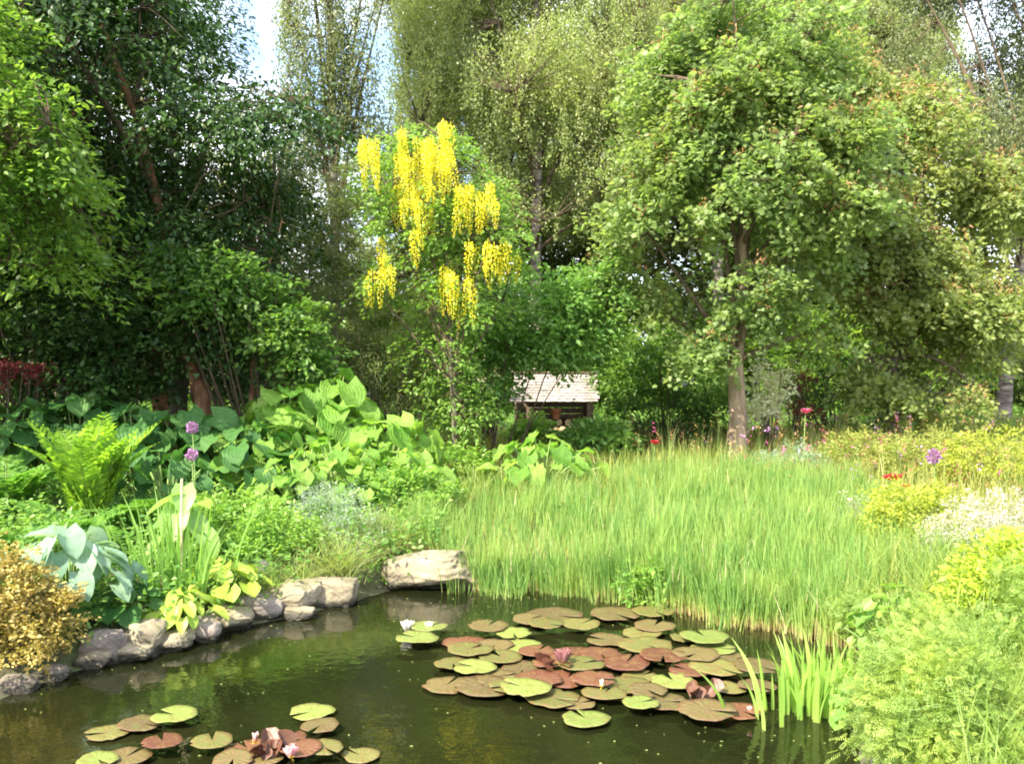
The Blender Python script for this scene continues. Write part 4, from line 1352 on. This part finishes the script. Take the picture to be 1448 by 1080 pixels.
# ------------------------------------------------------------------ stones
def stone(name, label, px, py, wpx, hpx, mat, seed, y=None, depth=.75, cat='stone', group='stones edging the left bank', sink=.35, rot=0.0, box=.62):
    r = rg(seed)
    p = onz(px, py) if y is None else gy(px, y)
    k = p[1] / F
    a, c = wpx * k / 2 * 1.06, hpx * k / 2 * .86
    bm = bmesh.new()
    bmesh.ops.create_icosphere(bm, subdivisions=5, radius=1)
    off = Vector(r.uniform(-50, 50, 3))
    planes = [(Vector(unit(r.normal(size=3))), r.uniform(.68, .9)) for _ in range(8)]
    for v in bm.verts:
        q = v.co.copy()
        m = max(abs(q.x), abs(q.y), abs(q.z))
        q = q.lerp(q / m * .86, box)
        # flat facets cut by a few random planes, then rough relief
        for pn, pd in planes:
            e = q.dot(pn) - pd
            if e > 0: q = q - pn * e * .85
        q = q * (1 + .2 * mnoise.noise(v.co * 1.1 + off) + .1 * abs(mnoise.noise(v.co * 2.6 + off)) + .05 * mnoise.noise(v.co * 7 + off) + .02 * mnoise.noise(v.co * 18 + off))
        v.co = Vector((q.x * a, q.y * a * depth, q.z * c))
    me = bpy.data.meshes.new(name)
    bm.to_mesh(me); bm.free()
    for f in me.polygons: f.use_smooth = True
    me.materials.append(M[mat])
    o = bpy.data.objects.new(name, me); COL.objects.link(o)
    o.location = (p[0], p[1] + a * depth * .6, p[2] + c * (1 - sink))
    o.rotation_euler = (r.normal(0, .06), r.normal(0, .06), rot)
    tag(o, label, cat, group)
    return o


stone('boulder', 'large flat topped pale boulder at the far edge of the pond', 612, 832, 142, 66, 'stone', 201, cat='boulder', group=None, box=.6, sink=.25)
stone('bank_stone', 'purplish grey stone under the blue green hosta', 137, 938, 66, 66, 'stonep', 202)
stone('bank_stone', 'big square cream stone right of the purplish grey stone', 193, 928, 66, 70, 'stone', 203, box=.75)
stone('bank_stone', 'small stone low at the water below the purplish grey stone', 130, 944, 54, 34, 'stone', 204)
stone('bank_stone', 'flat cream stone at the waterline left of the lime hosta', 178, 934, 70, 34, 'stone', 205)
stone('bank_stone', 'rounded cream stone at the waterline under the lime hosta', 235, 922, 62, 36, 'stone', 206)
stone('bank_stone', 'grey stone at the waterline right of the rounded cream stone', 278, 908, 62, 50, 'stonep', 207)
stone('bank_stone', 'long reddish stone sloping up toward the tan stone', 318, 893, 66, 44, 'stone', 208)
stone('bank_stone', 'broad grey stone between the reddish and tan stones', 362, 877, 66, 50, 'stonep', 209)
stone('bank_stone', 'tall tan stone in the bend of the bank', 408, 868, 92, 64, 'stone', 219, box=.7)
stone('bank_stone', 'small pale stone at the waterline below the tan stone', 422, 876, 44, 24, 'stone', 211)
stone('bank_stone', 'dark stone behind the broad grey stone', 366, 845, 32, 46, 'stoned', 212, y=7.15)
stone('bank_stone', 'tan stone half covered by the drooping sedge', 466, 858, 76, 56, 'stone', 213)
stone('bank_stone', 'small stone at the foot of the golden bush', 66, 962, 50, 26, 'stonep', 214)
stone('bank_stone', 'pinkish stone at the waterline left corner', 20, 980, 56, 26, 'stonep', 215)
stone('bank_stone', 'flat tan stone right of the boulder under the reeds', 660, 832, 54, 40, 'stone', 216)


# ------------------------------------------------------------------ water lilies
def pad_mesh(seed):
    r = rg(seed)
    n = 30; rings = 4
    notch = r.uniform(.06, .22)
    th = np.linspace(notch, 2 * PI - notch, n)
    V = [(0, 0, 0)]; U = [(0, 0)]
    bite = .2 if seed % 3 == 0 else .04
    ph = r.uniform(0, 6.28, 3)
    for i in range(1, rings + 1):
        f = i / rings
        rr = f * (1 + .05 * np.sin(3 * th + ph[0]) + .03 * np.sin(7 * th + ph[1])) * (1 - bite * np.exp(-((th - ph[2]) / .12) ** 2) * f)
        z = .022 * f ** 3 * (1 + 1.2 * np.sin(2 * th + ph[2])) + .012 * f * np.sin(9 * th + ph[1]) + .02 * f * f * np.sin(5 * th + ph[0])
        for a, q, zz in zip(th, rr, z):
            V.append((math.cos(a) * q, math.sin(a) * q, zz)); U.append((a / (2 * PI), f))
    V = np.array(V); U = np.array(U)
    g = Geo()
    T = np.array([(0, 1 + j, 2 + j) for j in range(n - 1)])
    Q = np.array([(1 + i * n + j, 1 + (i + 1) * n + j, 2 + (i + 1) * n + j, 2 + i * n + j) for i in range(rings - 1) for j in range(n - 1)])
    # thickness: a lower skin
    V2 = V - [0, 0, .012]
    nv = len(V)
    rim = [1 + (rings - 1) * n + j for j in range(n)]
    loop = [0] + [1 + i * n for i in range(rings)] + rim[1:] + [1 + i * n + n - 1 for i in range(rings - 2, -1, -1)]
    side = np.array([(loop[i], loop[(i + 1) % len(loop)], loop[(i + 1) % len(loop)] + nv, loop[i] + nv) for i in range(len(loop))])[:, ::-1]
    Vall = np.vstack([V, V2]); Uall = np.vstack([U, U])
    g.add(Vall, T, Uall)
    g.n -= len(Vall); g.V.pop()
    g.add(Vall, np.vstack([Q, Q[:, ::-1] + nv, side]), Uall)
    g.n -= len(Vall); g.V.pop()
    g.add(Vall, T[:, ::-1] + nv, Uall)
    return g


pads_main = [(631, 971, 62, 'bronze'), (683, 976, 80, 'bronze'), (672, 952, 54, 'green'), (743, 985, 66, 'green'), (782, 992, 70, 'olive'), (855, 988, 56, 'olive'),
             (905, 1006, 46, 'green'), (817, 998, 44, 'bronze'), (941, 1000, 62, 'bronze'), (1000, 1016, 74, 'bronze'), (1049, 1008, 58, 'red'), (952, 969, 56, 'green'),
             (914, 921, 68, 'olive'), (996, 912, 60, 'green'), (1008, 921, 56, 'green'), (1015, 952, 72, 'olive'), (1071, 954, 60, 'bronze'), (1030, 977, 46, 'olive'), (1071, 977, 50, 'bronze'),
             (821, 949, 60, 'olive'), (740, 949, 58, 'bronze'), (709, 935, 54, 'olive'), (664, 927, 58, 'olive'), (657, 911, 58, 'red'), (735, 917, 52, 'green'), (726, 903, 48, 'green'),
             (590, 913, 56, 'green'), (803, 963, 72, 'red'), (885, 945, 64, 'red'), (938, 938, 60, 'red'), (860, 908, 56, 'bronze'), (907, 901, 50, 'olive'), (773, 891, 46, 'olive'),
             (786, 872, 72, 'bronze'), (870, 873, 66, 'bronze'), (925, 893, 52, 'bronze'), (606, 897, 46, 'green'), (700, 962, 58, 'bronze'), (760, 968, 60, 'red'), (840, 972, 56, 'red'),
             (888, 972, 58, 'olive'), (975, 955, 54, 'red'), (985, 935, 58, 'bronze'), (1040, 935, 54, 'bronze'), (700, 918, 46, 'bronze'), (760, 930, 50, 'red'), (815, 925, 50, 'red'),
             (850, 930, 54, 'red'), (820, 890, 50, 'olive'), (690, 896, 50, 'bronze'), (970, 905, 40, 'olive'), (720, 978, 52, 'olive'), (915, 988, 50, 'bronze'), (828, 1020, 60, 'green'),
             (640, 945, 50, 'olive'), (780, 945, 50, 'red'), (905, 958, 46, 'olive'), (750, 880, 46, 'bronze'), (925, 872, 52, 'olive')]
pads_front = [(153, 1038, 56, 'olive'), (200, 1029, 56, 'bronze'), (247, 1021, 56, 'green'), (230, 1064, 54, 'red'), (178, 1076, 60, 'bronze'), (138, 1084, 52, 'green'),
              (300, 1062, 54, 'olive'), (441, 1010, 56, 'green'), (453, 1034, 50, 'bronze'), (458, 1070, 52, 'olive'), (510, 1071, 50, 'olive'), (350, 1066, 56, 'red'),
              (400, 1056, 58, 'red'), (425, 1074, 54, 'red'), (372, 1078, 50, 'bronze'), (330, 1084, 56, 'bronze')]
PADS = [pad_mesh(300 + i).build('water_lily_pad', M['pad_green'], None, smooth=True) for i in range(6)]
PADM = {}
for i, o in enumerate(PADS):
    for c in ('green', 'olive', 'bronze', 'red'):
        me = o.data.copy()
        me.materials.clear(); me.materials.append(M['pad_' + c])
        PADM[i, c] = me
    bpy.data.objects.remove(o)
CN = {'green': 'bright green', 'olive': 'olive', 'bronze': 'bronze', 'red': 'reddish brown'}
ORD = ['leftmost', 'second from the left', 'third from the left', 'fourth from the left', 'fifth from the left', 'sixth from the left', 'seventh from the left',
       'eighth from the left', 'ninth from the left', 'tenth from the left', 'eleventh from the left', 'twelfth from the left']
special = {(828, 1020): 'bright green lily pad floating alone in front of the big lily patch', (590, 913): 'green lily pad alone to the left of the big patch',
           (606, 897): 'small green lily pad under the two white water lilies', (905, 1006): 'yellow green lily pad just right of the lone green pad',
           (441, 1010): 'pale green lily pad at the back of the front patch', (510, 1071): 'olive lily pad at the right end of the front patch',
           (300, 1062): 'olive lily pad alone between the two front groups', (247, 1021): 'bright green lily pad ending the row of three at left',
           (153, 1038): 'olive lily pad starting the row of three at left', (200, 1029): 'bronze lily pad in the middle of the row of three at left'}


def lay(pads, patch, nrows, group, seed):
    r = rg(seed)
    rows = sorted(range(len(pads)), key=lambda i: pads[i][1])
    per = math.ceil(len(pads) / nrows)
    names = {1: ['']}.get(nrows) or (['back', 'second', 'third', 'fourth', 'fifth', 'front'] if nrows == 6 else ['back', 'front'])
    for q in range(nrows):
        chunk = sorted(rows[q * per:(q + 1) * per], key=lambda i: pads[i][0])
        for j, i in enumerate(chunk):
            px, py, w, c = pads[i]
            p = onz(px, py)
            k = p[1] / F
            o = bpy.data.objects.new('water_lily_pad', PADM[int(r.integers(6)), c]); COL.objects.link(o)
            s = w * k / 2 * 1.13
            o.location = (p[0], p[1], .012 + .0022 * ((i * 7) % 23))
            o.scale = (s, s * r.uniform(.92, 1.05), s * .6)
            o.rotation_euler = (r.normal(0, .012), r.normal(0, .012), r.uniform(0, 6.28))
            lab = special.get((px, py)) or '%s lily pad, %s, %s row of %s' % (CN[c], ORD[j], names[q], patch)
            tag(o, lab, 'lily pad', group)


lay(pads_main, 'big lily patch', 6, 'lily pads of the big patch', 311)
lay(pads_front, 'front lily patch', 2, 'lily pads at the front of the pond', 312)


def lily(label, px, py, size, mat, seed, closed=.5, z=.02, n=18, group='water lily flowers'):
    r = rg(seed)
    p = onz(px, py, z)
    root = empty('water_lily', p); tag(root, label, 'flower', group)
    az = np.arange(n) * 2.4
    f = (np.arange(n) + .5) / n
    el = 1.35 - (1.0 - closed) * 1.15 * f
    o = np.stack([np.cos(az) * np.cos(el), np.sin(az) * np.cos(el), np.sin(el)], -1)
    nn = np.stack([-np.cos(az) * np.sin(el), -np.sin(az) * np.sin(el), np.cos(el)], -1)
    g = Geo()
    base = np.stack([np.cos(az) * size * .12 * f, np.sin(az) * size * .12 * f, np.zeros(n)], -1)
    scatter(g, T_ovate(.42, .35, -.2, 5), base, o, nn, size * (.75 + .3 * f))
    g.build('petals', M[mat], root, smooth=True)
    sg = Geo()
    m = 40
    d = unit(r.normal(0, .45, (m, 3)) + [0, 0, 1])
    scatter(sg, RHN, np.zeros((m, 3)), d, r.normal(size=(m, 3)), size * .5)
    sg.build('stamens', M['stamen'], root)
    return root


lily('larger white water lily left of the big patch', 575, 893, .08, 'white_petal', 321, .5, .02, 22)
lily('smaller white water lily right of the larger white one', 607, 890, .056, 'white_petal', 322, .5, .03, 20)
lily('white lily bud in the middle of the big patch', 851, 971, .042, 'white_petal', 323, .8, .05, 12)
lily('large mauve water lily at the centre of the big patch', 797, 940, .1, 'mauve_petal', 324, .55, .04, 26)
lily('small pink lily on the reddish pad at the right of the big patch', 1060, 1006, .03, 'pink_petal', 325, .5, .05, 12)
lily('pink lily bud at the left of the front patch', 361, 1050, .05, 'pink_petal', 326, .7, .05, 12)
lily('pale pink lily at the front of the front patch', 411, 1071, .06, 'pink_petal', 327, .5, .05, 14)


def young_leaves(label, px, py, size, n, seed):
    r = rg(seed)
    p = onz(px, py, .02)
    az = r.uniform(0, 6.28, n)
    el = r.uniform(.3, 1.0, n)
    o = np.stack([np.cos(az) * np.cos(el), np.sin(az) * np.cos(el), np.sin(el)], -1)
    nn = np.stack([-np.cos(az) * np.sin(el), -np.sin(az) * np.sin(el), np.cos(el)], -1) + r.normal(0, .3, (n, 3))
    g = Geo()
    P = np.stack([r.normal(0, size * .6, n), r.normal(0, size * .6, n), np.zeros(n)], -1)
    scatter(g, T_ovate(.9, .5, -.2, 5), P, o, nn, size * r.uniform(.7, 1.2, n))
    ob = g.build('young_lily_leaves', M['pad_red'], None, smooth=True)
    ob.location = tuple(p)
    tag(ob, label, 'lily leaves', 'upright young lily leaves')


young_leaves('upright red young lily leaves in the front patch', 385, 1066, .1, 9, 331)
young_leaves('dark red upright leaves at the right of the big patch', 990, 985, .08, 8, 332)
young_leaves('orange red upright leaves beside the mauve lily', 775, 945, .08, 6, 333)


r = rg(341)
P = np.stack([r.uniform(-3.4, 2.6, 2200), r.uniform(2.5, 8, 2200)], -1)
P = P[pond_sd(P[:, 0], P[:, 1]) < -.1]
P = P[(wob(P[:, 0], P[:, 1], 0, 1.6, 55) + r.normal(0, .35, len(P))) > .25]
P = np.hstack([P, np.full((len(P), 1), .004)])
g = Geo()
scatter(g, RHW, P, r.normal(size=P.shape) * [1, 1, 0], np.tile([0, 0, 1.0], (len(P), 1)) + r.normal(0, .05, P.shape), r.uniform(.006, .02, len(P)))
o = g.build('floating_leaves', M['sedge'])
tag(o, 'tiny leaf scraps and petals floating on the dark pond', 'leaf scraps', kind='stuff')


# ------------------------------------------------------------------ little roofed log shelter
def shelter():
    y0 = 15.0
    L_ = at(722, 568, y0); Rr = at(846, 568, y0)
    cx = (L_[0] + Rr[0]) / 2
    w = Rr[0] - L_[0]
    gz = hz(cx, y0 + .4)
    base = np.array([cx, y0 + .4, gz])
    root = empty('log_shelter', base)
    tag(root, 'small open wooden log shelter with a weathered shingle roof behind the plants', 'shelter')
    ez = L_[2] - gz; rz = at(780, 529, y0 + .6)[2] - gz

    def box(bm, c, s):
        m = bmesh.ops.create_cube(bm, size=1)
        for v in m['verts']:
            v.co = Vector((c[0] + v.co.x * s[0], c[1] + v.co.y * s[1], c[2] + v.co.z * s[2]))

    def fin(bm, name, mat, bev=.004):
        bmesh.ops.bevel(bm, geom=bm.edges[:], offset=bev, segments=1, affect='EDGES')
        me = bpy.data.meshes.new(name); bm.to_mesh(me); bm.free()
        me.materials.append(M[mat])
        o = bpy.data.objects.new(name, me); COL.objects.link(o); o.parent = root
        return o
    for sx in (-1, 1):
        for sy, hh in ((-.32, ez - .02), (.38, ez - .02)):
            bm = bmesh.new(); box(bm, (sx * (w / 2 - .14), sy, hh / 2 - .05), (.08, .08, hh + .1)); fin(bm, 'post', 'wood')
    bm = bmesh.new()
    for i in range(8):
        box(bm, (0, .44, .06 + i * .1), (w - .22, .025, .094))
    fin(bm, 'back_wall', 'wood')
    for sx in (-1, 1):
        bm = bmesh.new()
        for i in range(7):
            box(bm, (sx * (w / 2 - .08), .03, .06 + i * .1), (.025, .76, .094))
        fin(bm, 'side_wall', 'wood')
    # roof: courses of separate shingles on a front and a back slope
    r = rg(401)
    for sgn, nm in ((-1, 'front_roof_slope'), (1, 'rear_roof_slope')):
        bm = bmesh.new()
        run = .55; rise = rz - ez
        sl = math.hypot(run, rise); a = math.atan2(rise, run)
        rows = 10
        for i in range(rows):
            t = (i + .5) / rows
            n = 22
            for j in range(n):
                x = -w / 2 + (j + .5 + (.5 if i % 2 else 0) - .25) * w / n
                m = bmesh.ops.create_cube(bm, size=1)
                lift = .012 + r.uniform(-.003, .004)
                for v in m['verts']:
                    lx, ly, lz = v.co.x * w / n * .95, v.co.y * sl / rows * 1.25, v.co.z * .009
                    lz += lift - v.co.y * .016
                    d = ly + t * sl
                    v.co = Vector((x + lx, .03 + sgn * (run - (d * math.cos(a) - lz * math.sin(a))), ez + d * math.sin(a) + lz * math.cos(a)))
        if sgn == 1:
            bmesh.ops.recalc_face_normals(bm, faces=bm.faces[:])
        else:
            bmesh.ops.recalc_face_normals(bm, faces=bm.faces[:])
        fin(bm, nm, 'roof', .002)
    bm = bmesh.new(); box(bm, (0, .03, rz + .03), (w + .02, .07, .03)); fin(bm, 'ridge_board', 'wood')
    # stacked logs
    rowdef = [(9, 0.06), (8, .17), (8, .28), (6, .39)]
    first = None
    names = ['bottom', 'second', 'third', 'top']
    lg = None
    for q, (n, z) in enumerate(rowdef):
        for j in range(n):
            rad = r.uniform(.045, .06)
            if lg is None:
                lg = Geo(); tube(lg, np.array([[0, -.25, 0], [0, -.1, 0], [0, .1, 0], [0, .25, 0]]), 1.0 * .055, 10)
                o = empty('log', (0, 0, 0))
                lg.build('log_bark', M['logbark'], o, smooth=True)
                th = np.arange(10) / 10 * 2 * PI
                for yy in (-.252, .252):
                    e = Geo()
                    V = np.vstack([[[0, yy, 0]], np.stack([np.cos(th) * .053, np.full(10, yy), np.sin(th) * .053], -1)])
                    e.add(V, np.array([(0, 1 + a, 1 + (a + 1) % 10) for a in range(10)]))
                    e.build('cut_end', M['logend'], o)
                first = o
            else:
                o = copy_tree(first)
            x = -w / 2 + .24 + (j + .5 * (q % 2)) * .122
            o.location = (cx + x, y0 + .4 + r.uniform(-.06, .03), gz + z + .02)
            o.rotation_euler = (0, r.uniform(0, 6), r.normal(0, .04))
            s = rad / .055
            o.scale = (s, 1, s)
            tag(o, 'firewood log, %s in the %s row of the stack' % (ORD[j], names[q]), 'log', 'stacked firewood logs')
    # terracotta pot on the logs
    p = at(786, 600, y0 + .22)
    g = Geo()
    prof = [(.0, 0), (.055, 0), (.06, .01), (.085, .13), (.095, .13), (.097, .165), (.083, .165), (.078, .12)]
    tube(g, np.array([(0, 0, z) for _, z in prof]) + np.arange(len(prof))[:, None] * [0, 0, 1e-5], [max(a, .001) for a, _ in prof], 20)
    o = g.build('flower_pot', M['clay'], None, smooth=True)
    o.location = (p[0], y0 + .28, gz + .39 + .07)
    tag(o, 'terracotta pot standing on the log stack under the shelter roof', 'pot')


shelter()

# ------------------------------------------------------------------ light, sky, camera
to_sun = np.array([-.5, -.5, .8])
to_sun /= np.linalg.norm(to_sun)
elev = math.asin(to_sun[2])
azim = math.atan2(to_sun[0], to_sun[1])       # from +Y, clockwise toward +X
w = bpy.data.worlds.new('World')
S.world = w
w.use_nodes = True
nt = w.node_tree
bg = nt.nodes['Background']
sky = nt.nodes.new('ShaderNodeTexSky')
sky.sky_type = 'NISHITA'
sky.sun_disc = False
sky.sun_elevation = elev
sky.sun_rotation = azim
sky.dust_density = 2.0
tc = nt.nodes.new('ShaderNodeTexCoord')
nz = nt.nodes.new('ShaderNodeTexNoise'); nz.inputs['Scale'].default_value = 3.2; nz.inputs['Detail'].default_value = 6
nt.links.new(tc.outputs['Generated'], nz.inputs['Vector'])
cr = ramp(nt, [(.43, (0, 0, 0)), (.62, (.9, .9, .9))])
nt.links.new(nz.outputs['Fac'], cr.inputs[0])
mx = mixc(nt, sky.outputs[0], (9.0, 9.2, 9.6), cr.outputs[0])
nt.links.new(mx, bg.inputs['Color'])
bg.inputs['Strength'].default_value = .15

sl = bpy.data.lights.new('sun', 'SUN')
sl.energy = 5.0
sl.angle = R(.5)
sl.color = (1.0, .92, .74)
so = bpy.data.objects.new('sun', sl)
COL.objects.link(so)
so.rotation_euler = Vector(-to_sun).to_track_quat('-Z', 'Y').to_euler()
so.location = (-10, -5, 20)

cam = bpy.data.cameras.new('camera')
cam.sensor_width = 36
cam.lens = 33
cam.clip_end = 2000
co = bpy.data.objects.new('camera', cam)
COL.objects.link(co)
co.location = (0, 0, CAMZ)
co.rotation_euler = (R(90) - PITCH, 0, 0)
S.camera = co

S.view_settings.view_transform = 'Standard'
S.view_settings.look = 'None'
S.view_settings.exposure = 1.75
S.view_settings.gamma = 1.0
S.cycles.max_bounces = 5
S.cycles.diffuse_bounces = 3
S.cycles.glossy_bounces = 3
S.cycles.transmission_bounces = 4
S.cycles.use_denoising = True
S.cycles.filter_width = 1.9
